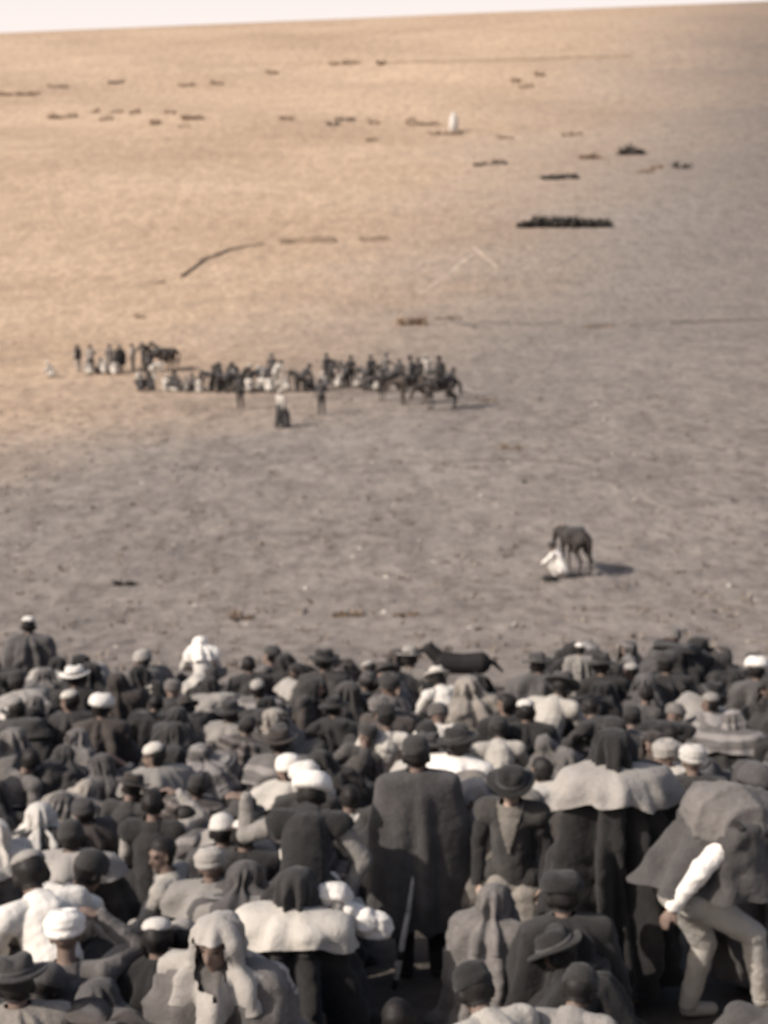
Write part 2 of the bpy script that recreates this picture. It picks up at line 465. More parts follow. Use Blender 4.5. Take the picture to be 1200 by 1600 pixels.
SHRUBS = [
 # px, base py, width px, height px, dark?, label
 (880, 355, 134, 21, 1, 'longest dark thicket on the right of the hillside'),
 (875, 280, 62, 13, 1, 'medium dark thicket just uphill of the longest thicket'),
 (924, 248, 34, 10, 0, 'low grey scrub patch left of the dark round bush'),
 (985, 242, 32, 16, 1, 'dark round bush highest on the right flank'),
 (1006, 270, 22, 9, 0, 'low grey scrub below the dark round bush'),
 (1026, 264, 14, 9, 0, 'small grey scrub tuft right of the low grey scrub'),
 (1064, 263, 18, 13, 1, 'small dark bush furthest right on the hillside'),
 (751, 259, 20, 10, 1, 'left of the two small matching dark bushes'),
 (781, 257, 20, 10, 1, 'right of the two small matching dark bushes'),
 (696, 211, 56, 9, 0, 'flat dark scrub line at the foot of the white tent'),
 (660, 196, 50, 8, 0, 'faint scrub streak left of the white tent'),
 (641, 190, 14, 7, 0, 'tiny scrub tuft at the left end of the streak by the tent'),
 (789, 217, 24, 8, 0, 'small faint scrub patch right of the white tent'),
 (893, 212, 34, 7, 0, 'thin scrub patch above the medium dark thicket'),
 (806, 129, 11, 9, 0, 'left of three dots of scrub high on the hill'),
 (823, 137, 18, 8, 0, 'lowest of three dots of scrub high on the hill'),
 (843, 119, 11, 10, 0, 'topmost of three dots of scrub high on the hill'),
 (181, 131, 22, 9, 1, 'dark small bush high on the left hillside'),
 (292, 135, 24, 8, 0, 'brown low scrub right of the high dark small bush'),
 (339, 132, 14, 9, 0, 'brown little bush at the right end of the upper scrub row'),
 (425, 116, 13, 9, 0, 'lone brown bush highest on the left half of the hill'),
 (538, 101, 56, 8, 0, 'long brown scrub streak close under the hill crest'),
 (595, 102, 9, 10, 0, 'tiny brown bush right of the streak under the crest'),
 (28, 149, 70, 9, 0, 'long brown scrub streak at the upper left edge'),
 (90, 137, 36, 6, 0, 'faint scrub streak just above the left edge streak'),
 (97, 185, 46, 9, 0, 'brown scrub streak at the left end of the lower row'),
 (150, 176, 9, 8, 0, 'tiny bush right of the lower row left streak'),
 (166, 188, 18, 8, 0, 'brown tuft second in the lower scrub row'),
 (182, 177, 20, 7, 0, 'brown tuft third in the lower scrub row'),
 (211, 178, 13, 9, 0, 'brown tuft fourth in the lower scrub row'),
 (242, 195, 11, 11, 0, 'brown round bush hanging below the lower scrub row'),
 (266, 178, 12, 8, 0, 'brown tuft before the double streak of the lower row'),
 (301, 187, 36, 9, 0, 'upper brown streak of the double streak in the lower row'),
 (289, 199, 24, 6, 0, 'under streak of the double streak in the lower row'),
 (448, 188, 18, 10, 0, 'brown bush alone in mid hillside right of the double streak'),
 (520, 197, 14, 9, 1, 'dark round tuft at the left end of the slanted pair'),
 (540, 189, 28, 9, 1, 'dark slanted scrub at the right end of the slanted pair'),
 (584, 194, 13, 9, 0, 'brown tuft right of the slanted pair'),
 (580, 221, 12, 7, 0, 'faint tuft below and right of the slanted pair'),
 (250, 443, 10, 7, 0, 'tiny tuft at the lower end of the curved bank'),
 (220, 497, 12, 8, 0, 'tiny dark tuft above the standing group on the left'),
 (645, 508, 36, 16, 0, 'grey green low bush beyond the horsemen'),
 (700, 499, 44, 7, 0, 'faint low scrub right of the grey green bush'),
 (935, 512, 50, 6, 0, 'low scrub at the left end of the dark field edge line'),
 (797, 702, 30, 12, 0, 'dry weed clump right of and below the horsemen'),
 (762, 628, 22, 7, 0, 'flat weed clump right beside the horsemen'),
 (193, 915, 24, 12, 1, 'dark weed clump on the near field above the crowd at left'),
 (378, 968, 26, 22, 0, 'thin dark weed standing just beyond the crowd'),
 (545, 963, 30, 12, 0, 'low weed patch beyond the crowd near the middle'),
 (632, 962, 24, 9, 0, 'low weed patch beyond and above the black dog'),
]
for i, (px, py, wp, hp, dk, lab) in enumerate(SHRUBS):
    x, y = ground_at(px, py)
    s = math.hypot(x, y) / 2400
    L, H = wp * s, hp * s * .95
    W = min(L, max(H * 1.6, 1.0 if y > 90 else .3))
    root = bpy.data.objects.new('shrub', None); COL.objects.link(root)
    root.location = (x, y, gz(x, y) - .02)
    root.rotation_euler.z = random.uniform(-.1, .1)
    n = 2600 if wp > 100 else 500 if wp > 30 else 180
    link('foliage', foliage_mesh(L, W, H, n, max(.05, min(H * .16, 1.2 * s * 3)), i, even=wp > 60 and dk == 1), LEAFD if dk else LEAF, root)
    link('stem', stems_mesh(L * .9, H, i), STEM, root)
    tag(root, lab, 'shrub', 'shrubs scattered over the hillside and field')

# white tent on the hill
x, y = ground_at(709, 206)
s = math.hypot(x, y) / 2400
tent = bpy.data.objects.new('tent', None); COL.objects.link(tent)
tent.location = (x, y, gz(x, y))
mb = MB()
hh, rr = 30 * s, 6.8 * s
mb.lathe([(rr, 0), (rr * 1.0, hh * .3), (rr * .92, hh * .55), (rr * .62, hh * .8), (rr * .2, hh * .96), (.05, hh)], 14, .04, 2)
tm = link('canvas', mb.mesh('canvas'), CLOTH['white'], tent)
mb = MB(); mb.capsule((0, 0, hh * .9), (0, 0, hh * 1.06), .06, .04, 6); link('pole', mb.mesh('pole'), WOOD, tent)
mb = MB()
mb.add([(-.35 * rr, -rr * 1.015, .02), (.3 * rr, -rr * 1.015, .02), (.05 * rr, -rr * 1.0, hh * .42)], [(0, 1, 2)])
link('door_flap', mb.mesh('door_flap'), CLOTH['pale grey'], tent)
tag(tent, 'narrow tall white tent standing alone on the hillside', 'tent')

# low weeds and stones all over the field: nobody could count them
def scatter():
    V = []; F = []
    r = np.random.default_rng(3)
    for i in range(3000):
        y = 27 + 110 * r.random() ** 1.25
        x = (r.random() - .5) * (y * .62 + 8)
        z = gz(x, y); h = .04 + .10 * r.random() ** 2; w = .06 + .16 * r.random()
        for k in range(5):
            a = r.random() * 6.28; lean = r.normal(0, .5, 2) * h
            bx, by = x + r.normal(0, w * .6), y + r.normal(0, w * .6)
            j = len(V); c, s_ = math.cos(a) * w * .35, math.sin(a) * w * .35
            V += [(bx - c, by - s_, z - .02), (bx + c, by + s_, z - .02), (bx + lean[0], by + lean[1], z + h)]
            F.append((j, j + 1, j + 2))
    tag(link('grass_tufts', npmesh('grass_tufts', V, F, False), TUFT), 'short dry grass tufts dotted over the grey field', 'grass', None, 'stuff')
    mb = MB()
    for i in range(420):
        y = 28 + 150 * r.random()
        x = (r.random() - .5) * (y * .6 + 6)
        a = .035 + .09 * r.random() ** 3
        V = np.array([[1, 0, 0], [.2, .9, 0], [-.9, .5, .1], [-.7, -.6, 0], [.3, -.9, .1], [.2, .1, .8]]) * (a * (.7 + .6 * r.random((6, 3))))
        mb.add(V + np.array([x, y, gz(x, y) - .01]), [(0, 1, 5), (1, 2, 5), (2, 3, 5), (3, 4, 5), (4, 0, 5)])
    tag(link('field_stones', mb.mesh('field_stones', False), STONE), 'small pale stones lying about the dry field', 'stones', None, 'stuff')
scatter()

# ------------------------------------------------------------------ people: bodies
def mirror(p): return (-p[0], p[1], p[2])
def sym(J, **kw):
    for k, p in kw.items():
        J['r_' + k] = p; J['l_' + k] = mirror(p)
def base(pelvis, waist, chest, neck, head, face=(0, 1, -.1)):
    return {'pelvis': pelvis, 'waist': waist, 'chest': chest, 'neck': neck, 'head': head, 'face': face}
POSE = {}
def P_sit(kind):
    J = base((0, 0, .12), (0, .0, .29), (0, .05, .49), (0, .08, .66), (0, .12, .80), (0, 1, -.12))
    sym(J, hip=(.1, .03, .13), knee=(.36, .28, .17), ankle=(-.05, .38, .07), toe=(-.17, .36, .06), sh=(.185, .06, .59), elb=(.26, .12, .33), wri=(.12, .32, .23), hand=(.04, .39, .22))
    J['l_ankle'] = (.07, .30, .07); J['l_toe'] = (.18, .30, .06)
    if kind == 'knees':
        sym(J, knee=(.13, .36, .50), ankle=(.11, .52, .09), toe=(.12, .68, .04), elb=(.26, .26, .42), wri=(.09, .45, .40), hand=(.0, .49, .38))
        J.update(chest=(0, .06, .48), neck=(0, .11, .64), head=(0, .16, .77), face=(0, 1, -.25))
    if kind == 'lean':
        J.update(waist=(.03, -.03, .28), chest=(.09, -.05, .48), neck=(.12, -.03, .65), head=(.12, .01, .79), face=(-.3, 1, -.05))
        J.update(r_sh=(.28, -.06, .56), l_sh=(-.08, -.02, .60), r_elb=(.37, -.12, .30), r_wri=(.38, -.16, .06), r_hand=(.40, -.06, .03), l_elb=(-.2, .06, .38), l_wri=(-.22, .26, .30), l_hand=(-.2, .35, .28))
        J.update(r_knee=(.3, .36, .12), r_ankle=(-.02, .52, .08), r_toe=(-.1, .62, .06), l_knee=(-.26, .34, .42), l_ankle=(-.2, .50, .09), l_toe=(-.22, .66, .04))
    if kind == 'hunch':
        J.update(waist=(0, .05, .28), chest=(0, .18, .44), neck=(0, .29, .55), head=(.02, .39, .64), face=(.1, 1, -.6))
        sym(J, sh=(.185, .22, .51), elb=(.28, .34, .28), wri=(.14, .52, .20), hand=(.06, .58, .16))
    if kind == 'shade':      # one hand raised to the brow
        J.update(r_elb=(.36, .22, .66), r_wri=(.18, .26, .84), r_hand=(.10, .27, .87))
    if kind == 'turn':       # looking round to the left
        J.update(face=(-.9, .25, -.05), chest=(-.02, .03, .49), l_sh=(-.18, .0, .59), r_sh=(.17, .12, .59))
    return J
def P_kneel(kind):
    J = base((0, -.10, .30), (0, -.09, .47), (0, -.05, .68), (0, -.01, .85), (0, .03, .99), (0, 1, -.15))
    sym(J, hip=(.1, -.08, .29), knee=(.14, .30, .09), ankle=(.11, -.16, .07), toe=(.10, -.32, .05), sh=(.185, -.03, .78), elb=(.25, .03, .52), wri=(.13, .24, .42), hand=(.06, .31, .40))
    if kind == 'armup':
        J.update(r_sh=(.18, 0, .80), r_elb=(.27, .24, .86), r_wri=(.20, .30, 1.10), r_hand=(.17, .32, 1.19))
    if kind == 'left_armup':
        J.update(l_sh=(-.18, 0, .80), l_elb=(-.34, .10, .70), l_wri=(-.34, .16, .95), l_hand=(-.42, .18, 1.0))
    return J
def P_stand(kind):
    J = base((0, 0, .94), (0, 0, 1.11), (0, 0, 1.31), (0, .01, 1.48), (0, .04, 1.62), (0, 1, -.1))
    sym(J, hip=(.095, 0, .91), knee=(.11, .03, .49), ankle=(.11, -.03, .08), toe=(.14, .13, .035), sh=(.19, 0, 1.41), elb=(.26, -.03, 1.13), wri=(.25, .09, .88), hand=(.24, .13, .79))
    if kind == 'folded':
        sym(J, elb=(.28, .05, 1.13), wri=(.08, .25, 1.13), hand=(-.03, .26, 1.15))
    if kind == 'holding':     # one arm held out in front
        J.update(r_elb=(.28, .14, 1.16), r_wri=(.25, .40, 1.15), r_hand=(.24, .49, 1.16))
    if kind == 'walk':
        J.update(r_knee=(.11, .20, .51), r_ankle=(.11, .22, .09), r_toe=(.13, .38, .04), l_knee=(-.1, -.02, .48), l_ankle=(-.1, -.30, .12), l_toe=(-.11, -.16, .03), r_elb=(.26, -.12, 1.15), r_wri=(.25, -.10, .9), r_hand=(.24, -.07, .81), l_elb=(-.25, .06, 1.14), l_wri=(-.22, .26, .98), l_hand=(-.2, .33, .92))
    if kind == 'stoop':
        J.update(pelvis=(0, -.12, .90), waist=(0, -.02, 1.05), chest=(0, .14, 1.19), neck=(0, .28, 1.29), head=(0, .38, 1.38), face=(0, 1, -.5))
        sym(J, hip=(.1, -.1, .87), knee=(.12, .06, .47), sh=(.19, .20, 1.25), elb=(.27, .30, .99), wri=(.2, .48, .86), hand=(.16, .54, .80))
    if kind == 'stoop_arm':
        J = P_stand('stoop')
        J.update(l_elb=(-.44, .30, 1.13), l_wri=(-.44, .34, 1.37), l_hand=(-.54, .36, 1.39), r_sh=(.2, .2, 1.24), r_elb=(.36, .16, 1.02), r_wri=(.27, .08, .83), r_hand=(.22, .08, .75))
    if kind == 'bend':
        J.update(pelvis=(0, -.18, .88), waist=(0, -.03, .98), chest=(0, .19, 1.03), neck=(0, .36, 1.05), head=(0, .48, 1.04), face=(0, .9, -.9))
        sym(J, hip=(.1, -.16, .85), knee=(.12, .02, .47), sh=(.19, .28, 1.04), elb=(.25, .38, .78), wri=(.16, .50, .56), hand=(.12, .54, .47))
    if kind == 'stride':      # half crouched, front knee raised, trunk thrown forward
        J.update(pelvis=(0, -.10, .90), waist=(0, -.02, 1.06), chest=(0, .12, 1.24), neck=(0, .26, 1.38), head=(0, .36, 1.48), face=(0, 1, -.35))
        J.update(r_hip=(.1, -.06, .88), r_knee=(.13, .33, .66), r_ankle=(.13, .06, .34), r_toe=(.14, .13, .22),
                 l_hip=(-.1, -.1, .88), l_knee=(-.11, .10, .48), l_ankle=(-.11, .0, .08), l_toe=(-.12, .16, .035),
                 r_sh=(.19, .16, 1.32), l_sh=(-.19, .2, 1.32), r_elb=(.26, -.10, 1.13), r_wri=(.25, -.26, .93), r_hand=(.25, -.31, .85), l_elb=(-.27, .33, 1.08), l_wri=(-.2, .52, 1.0), l_hand=(-.17, .60, .98))
        J.update(r_knee=(.13, .30, .62), r_ankle=(.13, .36, .22), r_toe=(.14, .50, .16))
    return J
def P_squat():
    J = base((0, -.18, .24), (0, -.10, .40), (0, .02, .58), (0, .12, .73), (0, .18, .86), (0, 1, -.3))
    sym(J, hip=(.1, -.16, .24), knee=(.2, .24, .48), ankle=(.14, -.02, .09), toe=(.17, .14, .035), sh=(.185, .07, .67), elb=(.29, .24, .48), wri=(.12, .42, .38), hand=(.06, .48, .34))
    return J
def P_recline():
    J = base((0, 0, .13), (.02, .02, .20), (.10, .03, .36), (.17, .05, .50), (.2, .09, .63), (-.2, 1, -.1))
    J.update(r_hip=(-.02, .09, .16), l_hip=(-.04, -.08, .13), r_knee=(-.36, .16, .24), l_knee=(-.42, .05, .1), r_ankle=(-.70, .02, .1), l_ankle=(-.80, .08, .07), r_toe=(-.84, .10, .09), l_toe=(-.94, .15, .07),
             r_sh=(.27, -.04, .40), l_sh=(.0, .12, .46), r_elb=(.36, -.06, .13), r_wri=(.36, .17, .05), r_hand=(.34, .26, .05), l_elb=(-.1, .26, .30), l_wri=(-.22, .22, .2), l_hand=(-.3, .2, .2))
    return J
def P_ride():
    J = base((0, 0, .0), (0, 0, .17), (0, .03, .37), (0, .05, .54), (0, .09, .68), (0, 1, -.1))
    sym(J, hip=(.12, .03, .0), knee=(.34, .30, -.22), ankle=(.36, .16, -.60), toe=(.38, .31, -.63), sh=(.185, .04, .47), elb=(.25, .08, .20), wri=(.12, .33, .16), hand=(.06, .41, .16))
    return J
for k in ('cross', 'knees', 'lean', 'hunch', 'shade', 'turn'): POSE['sit_' + k] = P_sit(k)
for k in ('plain', 'armup', 'left_armup'): POSE['kneel_' + k] = P_kneel(k)
for k in ('plain', 'folded', 'holding', 'walk', 'stoop', 'stoop_arm', 'bend', 'stride'): POSE['stand_' + k] = P_stand(k)
POSE['squat'] = P_squat(); POSE['recline'] = P_recline(); POSE['ride'] = P_ride()

def head_matrix(J):
    f = Vector(J['face']).normalized()
    up = Vector((0, 0, 1)); up = (up - f * up.dot(f)).normalized()
    rt = f.cross(up)
    return Matrix(((rt.x, f.x, up.x, J['head'][0]), (rt.y, f.y, up.y, J['head'][1]), (rt.z, f.z, up.z, J['head'][2]), (0, 0, 0, 1)))

def bones_of(J):
    B = []
    v = lambda k: np.array(J[k], float)
    B += [('torso', v('pelvis'), v('waist'), .135, .125), ('torso', v('waist'), v('chest'), .125, .145), ('torso', v('chest'), v('neck') * .55 + v('chest') * .45, .14, .10), ('neck', v('neck') * .9 + v('chest') * .1, v('head'), .058, .052)]
    for s in 'lr':
        sh = v(s + '_sh')
        B += [('torso', v('chest') * .5 + v('neck') * .5, sh, .085, .07),
              ('arm', sh, v(s + '_elb'), .060, .047), ('fore', v(s + '_elb'), v(s + '_wri'), .047, .031),
              ('torso', v('pelvis'), v(s + '_hip'), .12, .105),
              ('thigh', v(s + '_hip'), v(s + '_knee'), .100, .062), ('shin', v(s + '_knee'), v(s + '_knee') * .7 + v(s + '_ankle') * .3, .060, .060), ('shin', v(s + '_knee') * .7 + v(s + '_ankle') * .3, v(s + '_ankle'), .060, .038),
              ('foot', v(s + '_ankle') + np.array([0, 0, -.02]), v(s + '_toe'), .042, .032)]
    return B

def add_hand(mb, w, h, side, n):
    d = h - w; d /= np.linalg.norm(d)
    n = n - d * n.dot(d); n /= np.linalg.norm(n)            # palm normal
    a = np.cross(d, n) * side                                # towards the thumb
    p0 = w + d * .012; p1 = w + d * .070
    mb.capsule(p0, p1, .030, .036, 10, .48, n)
    for i, (off, L) in enumerate(((.030, .070), (.010, .080), (-.010, .074), (-.029, .058))):
        q0 = w + d * .078 + a * off
        q1 = q0 + d * L * .55 + n * .008 + a * off * .10
        q2 = q1 + d * L * .38 + n * .026
        mb.capsule(q0, q1, .0095, .009, 7); mb.capsule(q1, q2, .009, .0075, 7)
    t0 = w + d * .022 + a * .024; t1 = t0 + d * .032 + a * .028 + n * .01; t2 = t1 + d * .030 + a * .006 + n * .012
    mb.capsule(t0, t1, .014, .011, 7); mb.capsule(t1, t2, .011, .009, 7)

_body = {}
def body(pose, lod):
    key = (pose, lod)
    if key in _body: return _body[key]
    J = POSE[pose]; mb = MB()
    Bs = bones_of(J)
    for nm, p0, p1, r0, r1 in Bs: mb.capsule(p0, p1, r0, r1, 12)
    M = np.array(head_matrix(J))
    R, H = M[:3, :3], M[:3, 3]
    L = lambda x, y, z: H + R @ np.array([x, y, z])
    mb.ellipsoid(L(0, -.012, .025), (.076, .096, .088), R)
    mb.ellipsoid(L(0, .025, -.035), (.060, .070, .080), R)
    mb.ellipsoid(L(0, .062, -.093), (.030, .026, .022), R)
    if lod == 0:
        mb.capsule(L(0, .088, .010), L(0, .106, -.032), .011, .016, 8)
        mb.capsule(L(-.034, .080, .024), L(.034, .080, .024), .014, .014, 8)
        mb.capsule(L(-.018, .086, -.062), L(.018, .086, -.062), .011, .011, 8)
        for s in (-1, 1): mb.ellipsoid(L(.076 * s, -.004, -.012), (.013, .020, .032), R)
        for s, c in (('r', 1), ('l', -1)):
            w = np.array(J[s + '_wri'], float); h = np.array(J[s + '_hand'], float)
            add_hand(mb, w, h, c, np.array([-c * .5, .2, -1.0]))
    else:
        for s in 'rl':
            w = np.array(J[s + '_wri'], float); h = np.array(J[s + '_hand'], float)
            d = (h - w) / np.linalg.norm(h - w)
            mb.capsule(w, w + d * .09, .034, .036, 8, .55)
            for o in (-.022, 0, .022): mb.capsule(w + d * .09 + np.array([o, 0, 0]), w + d * .165 + np.array([o * 1.3, 0, -.02]), .013, .011, 6)
    me = mb.mesh('raw_body')
    ob = bpy.data.objects.new('raw_body', me); COL.objects.link(ob)
    rm = ob.modifiers.new('r', 'REMESH'); rm.mode = 'VOXEL'; rm.voxel_size = .0105 if lod == 0 else .020
    sm = ob.modifiers.new('s', 'SMOOTH'); sm.factor = .5; sm.iterations = 3 if lod == 0 else 1
    dg = bpy.context.evaluated_depsgraph_get()
    out = bpy.data.meshes.new_from_object(ob.evaluated_get(dg))
    bpy.data.objects.remove(ob); bpy.data.meshes.remove(me)
    out.name = 'body'
    out.polygons.foreach_set('use_smooth', [True] * len(out.polygons))
    nv = len(out.vertices)
    V = np.empty(nv * 3); out.vertices.foreach_get('co', V); V = V.reshape(-1, 3)
    N = np.empty(nv * 3); out.vertices.foreach_get('normal', N); N = N.reshape(-1, 3)
    Fq = [tuple(p.vertices) for p in out.polygons]
    best = np.full(nv, 9.); lab = np.zeros(nv, int)
    names = ['torso', 'neck', 'arm', 'fore', 'thigh', 'shin', 'foot', 'hand', 'headp']
    ext = list(Bs)
    for s in 'rl':
        w = np.array(J[s + '_wri'], float); h = np.array(J[s + '_hand'], float); d = (h - w) / np.linalg.norm(h - w)
        ext.append(('hand', w + d * .02, w + d * .17, .02, .03))
    ext.append(('headp', L(0, 0, -.05), L(0, 0, .03), .07, .085))
    tpar = np.zeros(nv)
    for nm, p0, p1, r0, r1 in ext:
        a = p1 - p0; l2 = a.dot(a)
        t = np.clip(((V - p0) @ a) / max(l2, 1e-9), 0, 1)
        dist = np.linalg.norm(V - (p0 + t[:, None] * a), axis=1) - (r0 + (r1 - r0) * t)
        m = dist < best
        best[m] = dist[m]; lab[m] = names.index(nm); tpar[m] = t[m]
    hl = (V - H) @ R                 # head-local coordinates
    d = dict(J=J, me=out, V=V, N=N, F=Fq, lab=lab, names=names, t=tpar, hl=hl, M=Matrix(M.tolist()))
    _body[key] = d
    return d

def fold(V, s=1.0, seed=0.0):
    x, y, z = V[:, 0], V[:, 1], V[:, 2]
    return (np.sin(x * 31 * s + z * 19 * s + 1.3 + seed) + np.sin(y * 27 * s - z * 33 * s + .4 + seed * 2) + .7 * np.sin(z * 57 * s + x * 14 + y * 21 + seed)) / 2.7

def crease(V, seed, s=1.0):
    r = np.random.default_rng(int(seed) + 11); out = np.zeros(len(V))
    for i in range(4):
        k = r.normal(0, 1, 3) * np.array([1, 1, .45]); k *= (2 * math.pi / (.26 - .04 * i)) * s / np.linalg.norm(k)
        k2 = r.normal(0, 1, 3) * 9 * s
        out += (1 - np.abs(np.sin(V @ k * .5 + 1.7 * np.sin(V @ k2 + r.random() * 6) + r.random() * 6))) ** 2.4 * (1, .9, .7, .6)[i]
    return out / 1.25 - .5
_garm = {}
def skin_garment(pose, lod, parts, off, amp, name):
    key = (pose, lod, name)
    if key in _garm: return _garm[key]
    b = body(pose, lod)
    ids = [b['names'].index(p) for p in parts]
    sel = np.isin(b['lab'], ids)
    if name == 'trousers':
        sel |= (b['lab'] == 0) & (np.abs((b['V'] - np.array(b['J']['pelvis'])) @ (np.array(b['J']['waist']) - np.array(b['J']['pelvis']))) < .02)
    V = b['V'] + b['N'] * (off + amp * (.35 + .35 * fold(b['V']) + .5 * np.clip(crease(b['V'], len(pose)), -.5, 1)))[:, None]
    used = np.zeros(len(V), int) - 1
    F = [f for f in b['F'] if sel[list(f)].all()]
    idx = sorted(set(i for f in F for i in f)); used[idx] = np.arange(len(idx))
    me = npmesh(name, V[idx], [[used[i] for i in f] for f in F])
    _garm[key] = me
    return me

NT = 76
TH = np.linspace(0, 2 * np.pi, NT, endpoint=False)
U2 = np.stack([np.cos(TH), np.sin(TH)], 1)
def drape(pose, lod, name, parts, top, hem, eps, flare, folds, seed, open_face=False, closed_top=False, spread=0.0, tail=None, over=None, upright=False):
    """cloth hung over the posed body: every level is the taut hull of all the body it has passed on the way down, plus folds"""
    key = (pose, lod, name, seed, over is not None and len(over))
    if key in _garm: return _garm[key]
    b = body(pose, lod)
    ids = [b['names'].index(p) for p in parts]
    P = b['V'][np.isin(b['lab'], ids)]
    if over is not None:
        P = np.concatenate([P] + [o for o in over])
    Q = None
    if upright:                      # hang the cloth along the trunk of a bowed figure
        pel, nk = Vector(b['J']['pelvis']), Vector(b['J']['neck'])
        Q = np.array((nk - pel).normalized().rotation_difference(Vector((0, 0, 1))).to_matrix())
        P0 = np.array(pel)
        P = (P - P0) @ Q.T + P0
        nzr = ((np.array(nk) - P0) @ Q.T + P0)[2]
        top += nzr - nk.z; hem += nzr - nk.z
    P = P[P[:, 2] <= top + .02]
    r = np.random.default_rng(seed)
    span = top - hem
    nl = int(max(12, min(44, span / .025)))
    s = np.linspace(0, 1, nl)
    zs = top - span * (s ** 1.25)
    ax = np.array([np.mean(P[P[:, 2] > top - .12 * span - .08][:, 0]), np.mean(P[P[:, 2] > top - .12 * span - .08][:, 1])])
    low = P[:, :2].mean(0)
    h = None
    rows = []
    n1, n2 = r.integers(5, 8), r.integers(9, 13); f1, f2, f3 = r.random(3) * 6.28
    cosd = np.cos(TH[:, None] - TH[None, :])
    Rs = []; Cs = []
    for i, z in enumerate(zs):
        q = P[P[:, 2] >= z - .03 * min(1, i / 3)]
        c = ax + (low - ax) * s[i] * .75
        if len(q) < 4: q = P[np.argsort(-P[:, 2])[:12]]
        pr = ((q[:, :2] - c) @ U2.T).max(0) + eps
        # taut hull: smallest radius allowed by the support lines
        R = np.where(cosd > .12, pr[None, :] / np.maximum(cosd, .12), 9).min(1)
        Rs.append((np.roll(R, 1) + 2 * R + np.roll(R, -1)) / 4); Cs.append(c)
    Rs = np.array(Rs)
    up = np.where((top - zs) < .32)[0]
    for it in range(0 if closed_top else 8):              # cloth cannot fold in: it spans hollows between neck and shoulder
        for i in up[1:-1]: Rs[i] = np.maximum(Rs[i], (Rs[i - 1] + Rs[i + 1]) / 2)
    for i, z in enumerate(zs):
        c = Cs[i]; R = Rs[i]
        dz = top - z
        amp = folds * np.clip(dz / .5, 0, 1) ** .8
        wv = .6 * np.sin(n1 * TH + f1 + dz * 1.2) + .55 * np.sin(n2 * TH + f2 - dz * 2) + .4 * np.sin(3 * TH + f3 + dz * 5)
        if name == 'cape': wv = .5 * np.sin(5 * TH + f1) + .45 * np.sin(8 * TH + f2 + dz * .4); amp = .45 * np.clip(dz / .8, 0, 1)
        R = R * (1 + flare * dz) + amp * (np.sign(wv) * np.abs(wv) ** .75 + .55) * .078 + (0 if name == 'cape' else .006) * np.sin(TH * 4 + dz * 38 + f1 + 2 * np.sin(TH * 2 + f2)) * np.clip(dz / .15, 0, 1)
        p_ = np.stack([c[0] + R * U2[:, 0], c[1] + R * U2[:, 1], np.full(NT, z)], 1)
        R = R + (0 if name == 'cape' else .006 + .018 * min(1, folds)) * (crease(p_, seed * 7 + len(pose)) + .2) * np.clip(dz / .10, 0, 1)
        if spread: R = R * (1 + spread * np.clip((s[i] - .82) / .18, 0, 1) ** 1.5 * (.7 + .5 * np.sin(n1 * TH + f3)))
        zz = np.full(NT, z) + (.02 * np.sin(3 * TH + f2) + .012 * np.sin(7 * TH + f1)) * s[i] * (0 if spread else 1)
        if tail is not None: zz = zz - tail * s[i] * np.clip(np.cos(TH - 1.57 + f1 * .2), 0, 1)
        if spread: zz = np.maximum(zz, .012 + .012 * (1 + np.sin(n2 * TH + f1)) * s[i])
        rows.append(np.stack([c[0] + R * U2[:, 0], c[1] + R * U2[:, 1], zz], 1))
    V = np.concatenate(rows); F = []
    if Q is not None: V = (V - P0) @ Q + P0
    Ml = np.array(b['M'].inverted())
    for i in range(nl - 1):
        for k in range(NT):
            k2 = (k + 1) % NT
            f = (i * NT + k2, i * NT + k, (i + 1) * NT + k, (i + 1) * NT + k2)
            if open_face:
                m = Ml[:3, :3] @ V[list(f)].mean(0) + Ml[:3, 3]
                if m[1] > .035 and abs(m[0]) < .075 and -.15 < m[2] < .055: continue
            F.append(f)
    if closed_top:
        V = np.concatenate([V, V[:NT].mean(0)[None] + np.array([[0, 0, .012]])])
        F += [(k, (k + 1) % NT, len(V) - 1) for k in range(NT)]
    me = npmesh(name, V, F)
    _garm[key] = me
    return me

